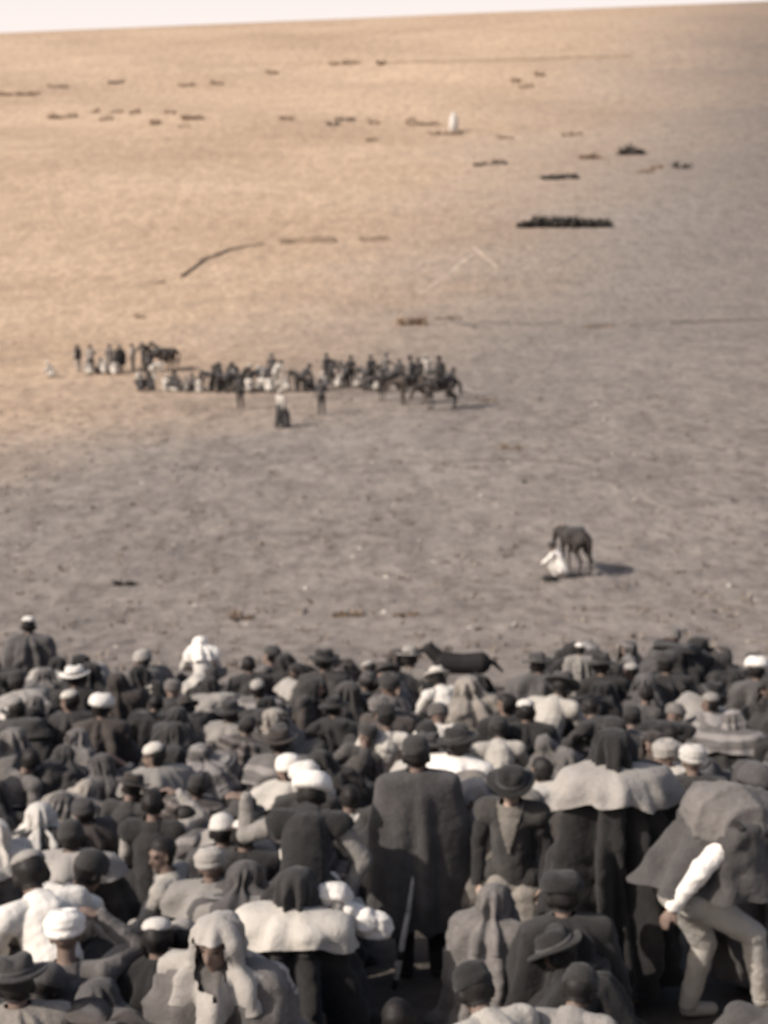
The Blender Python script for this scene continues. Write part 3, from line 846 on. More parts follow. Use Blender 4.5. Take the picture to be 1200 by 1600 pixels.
ALLB = ('torso', 'neck', 'arm', 'fore', 'hand', 'thigh', 'shin', 'foot')
def garment(kind, pose, lod, seed, over=None):
    J = POSE[pose]
    nz = J['neck'][2]; pz = J['pelvis'][2]
    sd = seed % 4
    seated = pose.startswith(('sit', 'kneel', 'squat', 'recline'))
    if kind == 'shirt': return skin_garment(pose, lod, ('torso', 'arm', 'fore'), .012, .016, 'shirt')
    if kind in ('right_sleeve', 'left_sleeve'):
        key = (pose, lod, kind)
        if key not in _garm:
            b = body(pose, lod); V = b['V'] + b['N'] * (.018 + .010 * crease(b['V'], 3))[:, None]
            dist = lambda sd_: np.min([np.linalg.norm(V - np.array(J[sd_ + j_]), axis=1) for j_ in ('_sh', '_elb', '_wri')], axis=0)
            near = dist('r') < dist('l')
            sel = np.isin(b['lab'], (2, 3)) & (near if kind == 'right_sleeve' else ~near)
            F = [f for f in b['F'] if sel[list(f)].all()]
            idx = sorted(set(i for f in F for i in f)); used = np.zeros(len(V), int); used[idx] = np.arange(len(idx))
            _garm[key] = npmesh('sleeve', V[idx], [[used[i] for i in f] for f in F])
        return _garm[key]
    if kind == 'trousers': return skin_garment(pose, lod, ('thigh', 'shin'), .014, .010, 'trousers')
    if kind in ('right_boot', 'left_boot'):
        key = (pose, lod, kind)
        if key not in _garm:
            b = body(pose, lod); V = b['V'] + b['N'] * .011
            me_ = lambda sd_: np.minimum(np.linalg.norm(V - np.array(J[sd_ + '_ankle']), axis=1), np.linalg.norm(V - np.array(J[sd_ + '_toe']), axis=1))
            near = me_('r') < me_('l')
            sel = (b['lab'] == 6) & (near if kind == 'right_boot' else ~near)
            F = [f for f in b['F'] if sel[list(f)].all()]
            idx = sorted(set(i for f in F for i in f)); used = np.zeros(len(V), int); used[idx] = np.arange(len(idx))
            _garm[key] = npmesh('boot', V[idx], [[used[i] for i in f] for f in F])
        return _garm[key]
    if kind == 'shirt_front':
        key = (pose, lod, kind)
        if key not in _garm:
            b = body(pose, lod); V = b['V'] + b['N'] * .052
            sel = (b['lab'] == 0) & (b['N'][:, 1] > .3) & (V[:, 2] > J['chest'][2] - .16) & (np.abs(V[:, 0]) < .012 + .27 * (V[:, 2] - J['chest'][2] + .16))
            F = [f for f in b['F'] if sel[list(f)].all()]
            idx = sorted(set(i for f in F for i in f)); used = np.zeros(len(V), int); used[idx] = np.arange(len(idx))
            _garm[key] = npmesh(kind, V[idx], [[used[i] for i in f] for f in F])
        return _garm[key]
    if kind == 'short_poncho': return drape(pose, lod, 'short_poncho', ('torso', 'neck'), nz + .03, pz + .06, .075, .10, .9, sd)
    if kind == 'vest': return skin_garment(pose, lod, ('torso',), .034, .012, 'vest')
    if kind == 'blanket': return drape(pose, lod, 'blanket', ALLB, nz + .055, .03 if seated else .16, .028, .03 if seated else .05, 1.0, sd, spread=.22 if seated else 0)
    if kind == 'poncho': return drape(pose, lod, 'poncho', ('torso', 'neck', 'arm', 'fore', 'hand'), nz + .055, max(.06, pz - (.05 if seated else .42)), .030, .04, .8, sd)
    if kind == 'skirt': return drape(pose, lod, 'skirt', ('torso', 'thigh', 'shin', 'foot') if seated else ('torso', 'thigh'), J['waist'][2] - .01, .03 if seated else .12, .022, .02 if seated else .28, 1.0, sd, spread=.15 if seated else 0)
    if kind == 'shawl': return drape(pose, lod, 'shawl', ('torso', 'neck', 'arm'), nz + .06, (nz - .19), .036, .02, .35, sd, tail=.10, over=over, upright=True)
    if kind == 'cape': return drape(pose, lod, 'cape', ('torso', 'neck', 'arm', 'fore', 'hand'), nz + .055, .40, .035, .035, .22, sd)
    if kind == 'hooded_blanket': return drape(pose, lod, 'hooded_blanket', ALLB + ('headp',), J['head'][2] + .115, .03 if seated else .16, .026, .03, 1.0, sd, open_face=True, closed_top=True, spread=.2 if seated else 0)
    if kind == 'collar_shawl': return drape(pose, lod, 'collar_shawl', ('torso', 'neck', 'arm'), nz + .06, nz - .13, .034, .02, .6, sd, tail=.08, over=over, upright=True)
    if kind == 'headscarf': return drape(pose, lod, 'headscarf', ('headp', 'neck', 'torso'), J['head'][2] + .115, J['chest'][2] + .02, .018, .05, .7, sd, open_face=True, closed_top=True)
    raise KeyError(kind)

_hat = {}
def headwear(kind, v=0):
    if (kind, v) in _hat: return _hat[(kind, v)]
    mb = MB()
    if kind == 'felt hat':
        mb.lathe([(.088, .045), (.150, .036), (.156, .044), (.152, .052), (.094, .060), (.091, .085), (.086, .128), (.066, .150), (.03, .158)], 22, .05, 1.0 + v * 2, .96, 1.08)
    elif kind == 'straw hat':
        mb.lathe([(.090, .045), (.205, .022), (.212, .030), (.205, .036), (.098, .058), (.094, .09), (.080, .125), (.045, .140), (.01, .142)], 24, .05, 2.2 + v, .97, 1.06)
    elif kind == 'round hat':
        mb.lathe([(.090, .030), (.118, .040), (.124, .062), (.118, .095), (.100, .128), (.070, .150), (.03, .160)], 20, .02, .4, .95, 1.1)
    elif kind == 'knit cap':
        mb.lathe([(.083, .018), (.089, .022), (.090, .052), (.084, .06), (.082, .085), (.066, .116), (.03, .134), (.01, .138)], 18, .015, .4, .95, 1.2)
    elif kind == 'skullcap':
        mb.lathe([(.074, .058), (.081, .060), (.080, .078), (.064, .104), (.035, .119), (.01, .122)], 18, .03, .4 + v, .95, 1.1)
    elif kind == 'turban':
        for k in range(5):
            R, z, r = (.074, .035, .024) if k < 2 else (.072, .075, .030) if k < 4 else (.045, .105, .034)
            tilt = (-.25, .25, -.2, .2, 0)[k]
            n = 18
            for a in range(n):
                t0, t1 = 2 * math.pi * a / n, 2 * math.pi * (a + 1) / n
                mb.capsule((R * math.cos(t0), R * 1.12 * math.sin(t0), z + tilt * R * math.sin(t0)), (R * math.cos(t1), R * 1.12 * math.sin(t1), z + tilt * R * math.sin(t1)), r, r, 6)
    me = mb.mesh(kind.replace(' ', '_'))
    if kind in ('felt hat', 'straw hat', 'round hat'):
        for q in me.vertices:
            x, y, z = q.co
            if z > .10: q.co.z -= (.030 if kind == 'felt hat' else .012) * math.exp(-(x / .030) ** 2) * (1 + .5 * math.sin(v * 2 + y * 20)); q.co.x *= 1 - .10 * (y > .03)
            if math.hypot(x, y) > .12: q.co.z += (.022, -.02, .012)[v] * (abs(x) / .15) ** 2 - .015 * (v == 1) * (y / .15)
    if kind == 'turban':
        ob = bpy.data.objects.new('raw_hat', me); COL.objects.link(ob)
        rm = ob.modifiers.new('r', 'REMESH'); rm.mode = 'VOXEL'; rm.voxel_size = .010
        me2 = bpy.data.meshes.new_from_object(ob.evaluated_get(bpy.context.evaluated_depsgraph_get()))
        bpy.data.objects.remove(ob); me2.name = 'turban'
        me2.polygons.foreach_set('use_smooth', [True] * len(me2.polygons)); me = me2
    _hat[(kind, v)] = me
    return me
def hair_mesh(pose, lod):
    key = (pose, lod, 'hair')
    if key in _garm: return _garm[key]
    b = body(pose, lod)
    hl = b['hl']
    sel = (np.linalg.norm(hl - np.array([0, -.01, .02]), axis=1) < .14) & ((hl[:, 2] > .052) | ((hl[:, 1] < .012) & (hl[:, 2] > -.075)))
    V = b['V'] + b['N'] * (.014 + .006 * fold(b['V'], 1.6))[:, None]
    F = [f for f in b['F'] if sel[list(f)].all()]
    idx = sorted(set(i for f in F for i in f)); used = np.zeros(len(V), int); used[idx] = np.arange(len(idx))
    me = npmesh('hair', V[idx], [[used[i] for i in f] for f in F])
    _garm[key] = me
    return me
_band = None
def band_mesh():
    global _band
    if _band is None:
        mb = MB(); mb.lathe([(.0965, .056), (.1005, .060), (.0985, .078), (.094, .080)], 22, .01, 1.0, .96, 1.08)
        mb.f = mb.f[:-2]; _band = mb.mesh('hat_band')
    return _band
_eye = None
def eye_mesh():
    global _eye
    if _eye is None:
        mb = MB(); mb.ellipsoid((0, 0, 0), (.014, .008, .007), None, 8, 6); _eye = mb.mesh('eye')
    return _eye

PEOPLE = []
def person(pose, x, y, yaw, outfit, hat=None, skin=SKIN, scale=1.0, lod=0, seed=None, z=None, eyes=False, tilt=0.0, lean=(0, 0), label=None, group=None, desc=None, special=None):
    """yaw 0 faces up the field, away from the camera; outfit = [(garment, cloth colour)]"""
    seed = random.randrange(1000) if seed is None else seed
    root = bpy.data.objects.new('person', None); COL.objects.link(root)
    root.location = (x, y, gz(x, y) - .012 if z is None else z)
    root.rotation_euler = (lean[0], lean[1], yaw)
    root.scale = (scale, scale, scale)
    b = body(pose, lod)
    link('body', b['me'], skin, root)
    under = []
    for kind, colour in [e for k_, c_ in outfit for e in ([('right_boot', c_), ('left_boot', c_)] if k_ == 'boots' else [(k_, c_)])]:
        gm = garment(kind, pose, lod, seed, under or None)
        link('boot' if 'boot' in kind else 'sleeve' if 'sleeve' in kind else kind, gm, CLOTH[colour], root)
        if kind in ('blanket', 'poncho', 'cape', 'shirt'):
            a = np.empty(len(gm.vertices) * 3); gm.vertices.foreach_get('co', a); under.append(a.reshape(-1, 3))
    if (hat is None or hat[0] not in ('headscarf', 'turban', 'hood')):
        link('hair', hair_mesh(pose, lod), HAIR, root)
    if hat is not None and hat[0] != 'hood':
        if hat[0] == 'headscarf':
            link('headscarf', garment('headscarf', pose, lod, seed), CLOTH[hat[1]], root)
        else:
            M = b['M'] @ Matrix.Translation((0, -.008, .0)) @ Matrix.Rotation(random.uniform(-.12, .12) - tilt, 4, 'X') @ Matrix.Rotation(random.uniform(-.12, .12), 4, 'Y') @ Matrix.Rotation(random.choice((0, math.pi)), 4, 'Z') @ Matrix.Diagonal((1.17, 1.14, 1.08, 1))
            ho = link(hat[0].replace(' ', '_'), headwear(hat[0], seed % 3), CLOTH[hat[1]], root, M)
            if hat[0] in ('felt hat', 'straw hat') and lod == 0: link('hat_band', band_mesh(), CLOTH['black' if hat[1] not in ('black', 'charcoal') else 'slate'], ho)
    if eyes:
        for s in (-1, 1): link('eye', eye_mesh(), EYE, root, b['M'] @ Matrix.Translation((.030 * s, .084, .004)))
    tag(root, label, 'person', group)
    hz = b['M'].translation
    c, s_ = math.cos(yaw), math.sin(yaw)
    hp = Vector((x + scale * (hz.x * c - hz.y * s_), y + scale * (hz.x * s_ + hz.y * c), root.location.z + scale * hz.z))
    PEOPLE.append(dict(hp=hp, o=root, x=x, y=y, px=project(hp), desc=desc, label=label, special=special))
    return root

def top_height(pose, hat=True):
    return POSE[pose]['head'][2] + (.135 if hat else .12)

CROWD = 'people of the packed crowd watching from the slope'
def at_head(px, py, pose, **k):
    """stand a figure on the slope so that the crown of its head is seen at the pixel"""
    h = top_height(pose)
    sc = k.get('scale', 1.0)
    x, y = ground_at(px, py, h * sc)
    # the head is off the figure's base: shift back
    J = POSE[pose]; yaw = k.get('yaw', 0.0)
    dx, dy = J['head'][0] * sc, J['head'][1] * sc
    return x - (dx * math.cos(yaw) - dy * math.sin(yaw)), y - (dx * math.sin(yaw) + dy * math.cos(yaw))

SPECIAL = [
 (1204, 1186, 'stand_plain', .2, [('blanket', 'grey')], ('headscarf', 'grey'), 'tall person swathed in grey at the right edge behind the striding one', 'the tall grey one at right edge', SKIN, .93),
 # px, py, pose, yaw, outfit, hat, label, short name for neighbours, skin, scale
 (650, 1150, 'stand_plain', .05, [('trousers', 'black'), ('boots', 'black'), ('cape', 'slate')], ('knit cap', 'charcoal'), 'tall person standing in a long plain grey cape, back turned', 'the grey cape', SKIN, 1.0),
 (1182, 1196, 'stand_stride', -1.35, [('right_sleeve', 'white'), ('left_sleeve', 'white'), ('trousers', 'cream'), ('boots', 'cream'), ('short_poncho', 'slate')], ('knit cap', 'slate'), 'person striding right in slate grey poncho and pale trousers', 'the striding white trousers', SKIN, 1.06),
 (486, 1222, 'stand_stoop_arm', -.1, [('skirt', 'black'), ('shirt', 'pale grey'), ('vest', 'black')], ('round hat', 'white'), 'stooping person in pale sleeves with left forearm raised and white hat', 'the raised pale forearm', SKIN, 1.0),
 (338, 1420, 'kneel_plain', 2.75, [('blanket', 'grey')], ('headscarf', 'pale grey'), 'kneeling person facing the camera, face shaded by pale hood, grey blanket', 'the facing pale hood', SKIN, 1.22),
 (462, 1350, 'kneel_plain', -.25, [('blanket', 'black'), ('collar_shawl', 'cream')], ('headscarf', 'black'), 'kneeling person in black blanket and scarf with cream shawl over the shoulders', 'the cream shawl on black', SKIN, 1.1),
 (46, 1340, 'sit_hunch', .6, [('trousers', 'charcoal'), ('shirt', 'white')], ('skullcap', 'pale grey'), 'hunched person with broad white shirt back at the left edge', 'the white shirt at left edge', SKIN, 1.3),
 (138, 1338, 'sit_hunch', -.6, [('trousers', 'black'), ('shirt', 'white')], ('knit cap', 'charcoal'), 'hunched person in white shirt beside the one at left edge, dark cap', 'the second white shirt', SKIN, 1.15),
 (958, 1132, 'stand_plain', .1, [('blanket', 'black'), ('collar_shawl', 'pale grey')], ('headscarf', 'black'), 'person in black blanket and headscarf with pale shawl across both shoulders', 'the pale shoulder shawl', SKIN, 1.1),
 (940, 1272, 'kneel_armup', .4, [('skirt', 'black'), ('shirt', 'charcoal')], ('headscarf', 'pale grey'), 'kneeling person in pale headscarf with right arm lifted', 'the lifted arm', SKIN2, 1.05),
 (878, 1368, 'kneel_plain', .15, [('blanket', 'black')], ('round hat', 'black'), 'kneeling figure all in black forming a big dark dome near the front', 'the big black dome', SKIN, 1.0),
 (772, 1376, 'kneel_plain', -.5, [('blanket', 'grey')], ('headscarf', 'grey'), 'kneeling person wholly in mid grey blanket and scarf right of the cape', 'the mid grey kneeler', SKIN, .9),
 (812, 1296, 'kneel_armup', .3, [('skirt', 'charcoal'), ('shirt', 'fawn')], ('knit cap', 'charcoal'), 'kneeling person in fawn shirt with right arm up, dark cap', 'the fawn shirt', SKIN, 1.0),
 (742, 1522, 'sit_hunch', .5, [('trousers', 'black'), ('shirt', 'cream')], ('knit cap', 'black'), 'hunched person with cream shirt back cut by the bottom edge', 'the cream back at the bottom edge', SKIN, 1.1),
 (905, 1524, 'sit_hunch', -.3, [('trousers', 'black'), ('shirt', 'pale grey')], ('knit cap', 'charcoal'), 'hunched person in pale grey shirt cut by the bottom edge', 'the pale grey back at the bottom edge', SKIN, 1.0),
 (22, 1500, 'kneel_plain', .3, [('blanket', 'fawn')], ('felt hat', 'charcoal'), 'kneeling person in fawn blanket in the bottom left corner', 'the fawn corner blanket', SKIN, 1.0),
 (100, 1428, 'sit_shade', .1, [('trousers', 'black'), ('shirt', 'grey')], ('turban', 'white'), 'seated person in white turban with hand at the brow', 'the white turban', SKIN, 1.1),
 (244, 1436, 'sit_cross', 0, [('blanket', 'black')], ('skullcap', 'white'), 'person in black blanket with small bright white cap, lower left', 'the bright white cap', SKIN, 1.0),
 (283, 1440, 'sit_knees', 0, [('blanket', 'charcoal')], ('skullcap', 'pale grey'), 'person in pale cap immediately right of the bright white cap', None, SKIN, .95),
 (382, 1352, 'sit_hunch', -.2, [('blanket', 'pale grey')], ('headscarf', 'slate'), 'hunched person in pale grey blanket behind the facing pale hood', 'the pale hunched blanket', SKIN, 1.1),
 (238, 1232, 'sit_shade', -.1, [('trousers', 'black'), ('shirt', 'pale grey'), ('vest', 'black')], None, 'bareheaded person with pale sleeve raised to the brow, left of middle', 'the raised pale sleeve', SKIN, 1.0),
 (252, 1306, 'sit_turn', 1.0, [('skirt', 'black'), ('shirt', 'cream')], None, 'person in cream shirt turned to the left, below the raised sleeve', 'the cream shirt', SKIN, 1.0),
 (328, 1328, 'sit_cross', 0, [('blanket', 'charcoal'), ('collar_shawl', 'pale grey')], ('turban', 'pale grey'), 'person in pale grey turban and shawl above the hunched pale blanket', None, SKIN, 1.0),
 (60, 1252, 'sit_knees', .2, [('blanket', 'black')], ('headscarf', 'white'), 'person in narrow white headscarf near the left edge', 'the narrow white headscarf', SKIN, .95),
 (110, 1284, 'sit_cross', 0, [('blanket', 'charcoal'), ('collar_shawl', 'pale grey')], ('knit cap', 'charcoal'), 'person with pale shawl right of the narrow white headscarf', None, SKIN, 1.0),
 (346, 1274, 'sit_cross', 0, [('blanket', 'slate')], ('knit cap', 'white'), 'left of two people in matching white caps, left of middle', 'the two white caps', SKIN, 1.0),
 (380, 1280, 'sit_cross', .1, [('blanket', 'black')], ('skullcap', 'cream'), 'right of two people in matching white caps, left of middle', None, SKIN, 1.0),
 (462, 1322, 'sit_turn', .3, [('blanket', 'black'), ('collar_shawl', 'white')], ('turban', 'cream'), 'person in cream turban and white shawl under the raised pale forearm', None, SKIN, 1.0),
 (716, 1138, 'sit_turn', -.6, [('blanket', 'charcoal'), ('collar_shawl', 'white')], ('felt hat', 'black'), 'person with white collar shawl and black hat behind the grey cape', 'the white collar shawl', SKIN, 1.1),
 (738, 1204, 'stand_stoop', 2.5, [('blanket', 'charcoal'), ('collar_shawl', 'fawn')], ('headscarf', 'pale grey'), 'stooping person turned back toward the grey cape, fawn shawl and pale headscarf', 'the fawn shawl by the cape', SKIN2, .95),
 (798, 1200, 'stand_plain', 2.9, [('trousers', 'charcoal'), ('shirt', 'black'), ('vest', 'charcoal'), ('shirt_front', 'fawn')], ('felt hat', 'black'), 'standing man facing back at the camera, fawn shirt front in black clothes', 'the facing man', SKIN2, .9),
 (780, 1126, 'sit_hunch', 0, [('trousers', 'black'), ('shirt', 'cream')], ('knit cap', 'charcoal'), 'hunched cream shirt back in mid crowd right of the white collar shawl', 'the hunched cream back', SKIN, 1.0),
 (604, 1098, 'sit_lean', 0, [('trousers', 'charcoal'), ('shirt', 'cream')], ('knit cap', 'black'), 'leaning person in cream shirt in the middle of the crowd', 'the leaning cream shirt', SKIN, 1.0),
 (668, 1148, 'sit_cross', 0, [('blanket', 'slate'), ('collar_shawl', 'cream')], ('felt hat', 'slate'), 'person with cream shoulder shawl left of the white collar shawl', None, SKIN, 1.0),
 (683, 1050, 'sit_hunch', .4, [('trousers', 'charcoal'), ('shirt', 'white')], ('felt hat', 'cream'), 'person in white shirt and cream hat just below the black dog', 'the white shirt below the dog', SKIN, .95),
 (640, 1014, 'sit_cross', 0, [('blanket', 'fawn')], ('felt hat', 'pale grey'), 'person in fawn blanket and pale hat just left of the black dog', None, SKIN, 1.0),
 (878, 1058, 'sit_hunch', -.5, [('trousers', 'slate'), ('shirt', 'cream')], ('felt hat', 'slate'), 'hunched cream shirt in the upper right of the crowd', 'the hunched cream shirt upper right', SKIN, 1.15),
 (822, 1092, 'sit_cross', 0, [('blanket', 'black')], ('skullcap', 'white'), 'person in black blanket and white cap, upper right of the crowd', 'the white cap upper right', SKIN, 1.0),
 (1182, 1030, 'sit_cross', 0, [('blanket', 'slate')], ('round hat', 'white'), 'person in round white hat at the right edge of the back row', 'the round white hat', SKIN, 1.0),
 (1082, 1166, 'sit_cross', 0, [('blanket', 'charcoal')], ('turban', 'white'), 'person in white turban above the striding white trousers', None, SKIN, 1.05),
 (1040, 1158, 'sit_turn', .5, [('blanket', 'slate'), ('collar_shawl', 'cream')], ('turban', 'pale grey'), 'person in pale grey turban left of the white turban at right', None, SKIN, 1.0),
 (960, 1122, 'sit_hunch', .6, [('trousers', 'charcoal'), ('shirt', 'pale grey')], ('headscarf', 'charcoal'), 'hunched person in pale grey shirt behind the pale shoulder shawl', 'the pale grey shirt back', SKIN, 1.1),
 (116, 1044, 'sit_cross', 0, [('blanket', 'black')], ('felt hat', 'white'), 'person in black blanket and white brimmed hat, upper left of crowd', 'the white brimmed hat', SKIN, 1.0),
 (108, 1078, 'sit_turn', 0, [('blanket', 'charcoal')], ('skullcap', 'cream'), 'person in cream cap in front of the white brimmed hat', None, SKIN, 1.0),
 (157, 1088, 'sit_cross', 0, [('blanket', 'dark brown')], ('round hat', 'white'), 'person in dark brown with round white hat, upper left of crowd', 'the round white hat upper left', SKIN, 1.0),
 (222, 1016, 'sit_turn', .6, [('blanket', 'black'), ('collar_shawl', 'grey')], ('knit cap', 'pale grey'), 'person in pale cap in the back row left of the white hooded person', None, SKIN, 1.0),
 (313, 1000, 'sit_hunch', .2, [('trousers', 'grey'), ('shirt', 'white')], ('headscarf', 'white'), 'white hooded and shirted person in the back row at left', 'the white hooded person', SKIN, .95),
 (44, 962, 'kneel_plain', 0, [('blanket', 'slate')], ('skullcap', 'white'), 'person kneeling high in slate blanket and white cap at the back left', 'the white cap at back left', SKIN, 1.1),
 (240, 1160, 'sit_turn', .3, [('blanket', 'charcoal'), ('collar_shawl', 'pale grey')], ('skullcap', 'cream'), 'person in cream cap with pale shawl in the left middle', 'the cream cap and pale shawl', SKIN, 1.0),
 (906, 1003, 'stand_plain', 0, [('trousers', 'pale grey'), ('shirt', 'pale grey'), ('poncho', 'pale grey')], ('skullcap', 'white'), 'small pale robed person with white cap standing behind the back row', 'the small pale robed person', SKIN, .62),
 (476, 1196, 'sit_cross', 0, [('blanket', 'charcoal')], ('round hat', 'white'), 'person in round white hat behind the raised pale forearm', None, SKIN, 1.0),
 (450, 1180, 'sit_turn', 0, [('blanket', 'slate'), ('collar_shawl', 'cream')], ('knit cap', 'white'), 'person in white cap and cream shawl left of the middle', None, SKIN, 1.0),
 (505, 1018, 'sit_cross', 0, [('blanket', 'charcoal')], ('felt hat', 'black'), 'person in charcoal blanket and black felt hat, back row, left of the dog', 'the felt hat left of the dog', SKIN, 1.05),
 (940, 1024, 'sit_cross', 0, [('blanket', 'black')], ('felt hat', 'black'), 'person in black blanket and black felt hat in the back row, right', 'the black felt hat at back right', SKIN, 1.0),
 (1040, 1022, 'sit_cross', .2, [('blanket', 'charcoal')], ('round hat', 'charcoal'), 'charcoal blanket and charcoal round hat in the back row, far right', None, SKIN, 1.0),
 (840, 1024, 'sit_knees', .2, [('blanket', 'slate')], ('felt hat', 'charcoal'), 'person in slate blanket and charcoal hat, back row right of the black dog', 'the slate back right of the dog', SKIN, 1.0),
]
for (px, py, pose, yaw, outfit, hat, lab, short, skin, sc) in SPECIAL:
    x, y = at_head(px, py, pose, yaw=yaw, scale=sc)
    person(pose, x, y, yaw, outfit, hat, skin, sc, 0, None, None, eyes=abs(yaw) > 2 or 'turn' in pose, label=lab, group=CROWD, special=short, tilt=.1)

# the rest of the crowd, row after row down the slope
COLS = ['black'] * 5 + ['charcoal'] * 6 + ['dark brown'] * 5 + ['slate'] * 6 + ['grey'] * 6 + ['striped grey'] * 4 + ['striped brown'] * 5 + ['fawn'] * 3
HATS = [('headscarf', 'black')] * 4 + [('headscarf', 'charcoal')] * 4 + [('headscarf', 'grey')] * 3 + [('headscarf', 'slate')] * 3 + [('headscarf', 'striped grey')] * 2 + [('knit cap', 'charcoal')] * 4 + [('knit cap', 'black')] * 3 + [('knit cap', 'slate')] * 3 + [('felt hat', 'black')] * 2 + [('felt hat', 'charcoal')] * 2 + [('felt hat', 'grey')] + [('felt hat', 'dark brown')] * 2 + [('turban', 'grey')] * 2 + [('turban', 'charcoal')] * 2 + [('skullcap', 'pale grey')] * 2 + [('skullcap', 'cream')] + [('headscarf', 'cream')] + [None] * 9
POSES = ['sit_cross'] * 4 + ['sit_knees'] * 5 + ['sit_hunch'] * 9 + ['sit_lean'] * 4 + ['sit_turn'] * 3 + ['sit_shade'] * 2 + ['kneel_plain'] + ['squat'] * 3
CLEAR = [(-40, 190, 1290, 1405, 11.5), (990, 1165, 1150, 1640, 12.0), (1165, 1240, 1150, 1455, 12.0), (575, 745, 1160, 1500, 12.0), (640, 800, 940, 1026, 20.0), (395, 570, 1380, 1520, 10.0), (250, 440, 1380, 1560, 9.0)]
rowd = 7.3
row = 0
while rowd < 18.9:
    half = rowd * .262 + .75
    x = -half + random.uniform(0, .5)
    while x < half:
        y = rowd + random.uniform(-.24, .24) + .25 * math.sin(x * .8)
        ok = all((q['x'] - x) ** 2 + ((q['y'] - y)) ** 2 > .40 ** 2 for q in PEOPLE)
        # leave the view open to the figures standing out in the photograph
        if ok:
            pose = random.choice(POSES)
            if (rowd < 8.6 or rowd > 15.8) and pose in ('kneel_plain', 'squat'): pose = 'sit_cross'
            h = top_height(pose)
            tx, ty = project((x, y, gz(x, y) + h))
            for (cx0, cx1, cy0, cy1, cd) in CLEAR:
                if cx0 < tx < cx1 and cy0 < ty < cy1 and y < cd: ok = False
            for q in PEOPLE:
                if q['special'] and q['y'] > y and abs(q['px'][0] - tx) < 42 * 10 / rowd and ty < q['px'][1] + 55 * 10 / rowd and q['y'] - y < 3.2: ok = False
        if ok:
            a = random.choice(COLS)
            hat = random.choice(HATS)
            if rowd < 10.2 and 380 < tx < 980: a = random.choice(['black', 'black', 'charcoal'])
            if rowd > 15.5 and random.random() < .55: a = random.choice(['black', 'charcoal', 'dark brown'])
            u = random.random()
            if u < .26: outfit, hat, what = [('hooded_blanket', a)], ('hood', a), a + ' blanket'
            elif u < .46: outfit, what = [('blanket', a)], a + ' blanket'
            elif u < .62: outfit, what = [('blanket', 'charcoal'), (random.choice(('shawl', 'collar_shawl', 'collar_shawl')), random.choice((a, a, 'pale grey', 'cream', 'fawn')))], None
            elif u < .80: outfit, what = [('trousers', 'black'), ('shirt', 'slate' if a != 'slate' else 'grey'), ('poncho', a)], a + ' poncho'
            else:
                c2 = random.choice(['pale grey', 'cream', 'grey', 'fawn', 'slate', 'charcoal', 'slate', 'charcoal'])
                outfit, what = [('trousers', 'charcoal'), ('shirt', c2)], c2 + ' shirt'
            if hat is not None and hat[0] in ('headscarf', 'knit cap') and u < .8 and random.random() < .6: hat = ('headscarf', a)
            if what is None: what = outfit[1][1] + ' shawl'
            hd = 'the head covered' if hat is not None and hat[0] == 'hood' else 'bare black hair' if hat is None else hat[1] + ' ' + hat[0]
            yaw = random.gauss(0, .75)
            if random.random() < .07: yaw += random.choice([-1, 1]) * random.uniform(1.0, 2.6)
            person(pose, x, y, yaw, outfit, hat, SKIN, random.uniform(.84, 1.02), 0, None, None, eyes=abs(yaw) > 1.2 or pose == 'sit_turn', group=CROWD, desc=(what, hd), lean=(random.gauss(.03, .15), random.gauss(0, .19)))
        x += random.uniform(.47, .63)
    rowd += .82
    row += 1

def name_crowd():
    marks = [q for q in PEOPLE if q['special']]
    used = {}
    for q in PEOPLE:
        if q['label'] or not q['desc']: continue
        what, hd = q['desc']
        tries = []
        near = sorted(marks, key=lambda m: (m['px'][0] - q['px'][0]) ** 2 + (1.4 * (m['px'][1] - q['px'][1])) ** 2)
        for m in near[:5]:
            dx, dy = q['px'][0] - m['px'][0], q['px'][1] - m['px'][1]
            if abs(dx) > abs(dy) * 1.2: w = 'right of' if dx > 0 else 'left of'
            elif dy < 0: w = 'behind'
            else: w = 'in front of'
            tries.append(f"person in {what} with {hd}, {w} {m['special']}")
            if abs(dx) > 25 and abs(dy) > 18:
                tries.append(f"person in {what} with {hd}, {'up' if dy < 0 else 'down'} and {'right' if dx > 0 else 'left'} of {m['special']}")
        for t in tries:
            if t not in used and len(t.split()) <= 16: break
        else: t = tries[0]
        used[t] = 1
        q['label'] = t; q['o']['label'] = t
name_crowd()

# bundles wrapped in carrying cloths on some of the backs
def bundle_mesh(seed):
    r = np.random.default_rng(seed); mb = MB()
    mb.ellipsoid((0, 0, 0), (.17, .12, .13), None, 14, 9)
    for k in range(4): mb.ellipsoid((r.normal(0, .07), r.normal(0, .03), r.normal(0, .05)), (.10, .09, .08), None, 10, 7)
    me = mb.mesh('raw'); ob = bpy.data.objects.new('raw', me); COL.objects.link(ob)
    rm = ob.modifiers.new('r', 'REMESH'); rm.mode = 'VOXEL'; rm.voxel_size = .013
    o2 = bpy.data.meshes.new_from_object(ob.evaluated_get(bpy.context.evaluated_depsgraph_get())); bpy.data.objects.remove(ob)
    v = np.empty(len(o2.vertices) * 3); o2.vertices.foreach_get('co', v); v = v.reshape(-1, 3)
    n = np.empty(len(o2.vertices) * 3); o2.vertices.foreach_get('normal', n); n = n.reshape(-1, 3)
    o2.vertices.foreach_set('co', (v + n * (.022 * crease(v, seed))[:, None]).ravel()); o2.polygons.foreach_set('use_smooth', [True] * len(o2.polygons)); o2.update(); o2.name = 'sack'
    return o2
BUND = [bundle_mesh(k) for k in range(4)]
BSTRAP = None
cand = [q for q in PEOPLE if q['desc'] and 'shirt' not in q['desc'][0] and abs(q['o'].rotation_euler.z) < .7 and 9.5 < q['y'] < 17.5]
rb = random.Random(4); rb.shuffle(cand)
marks = [q for q in PEOPLE if q['special']]; seen = set(); k = 0
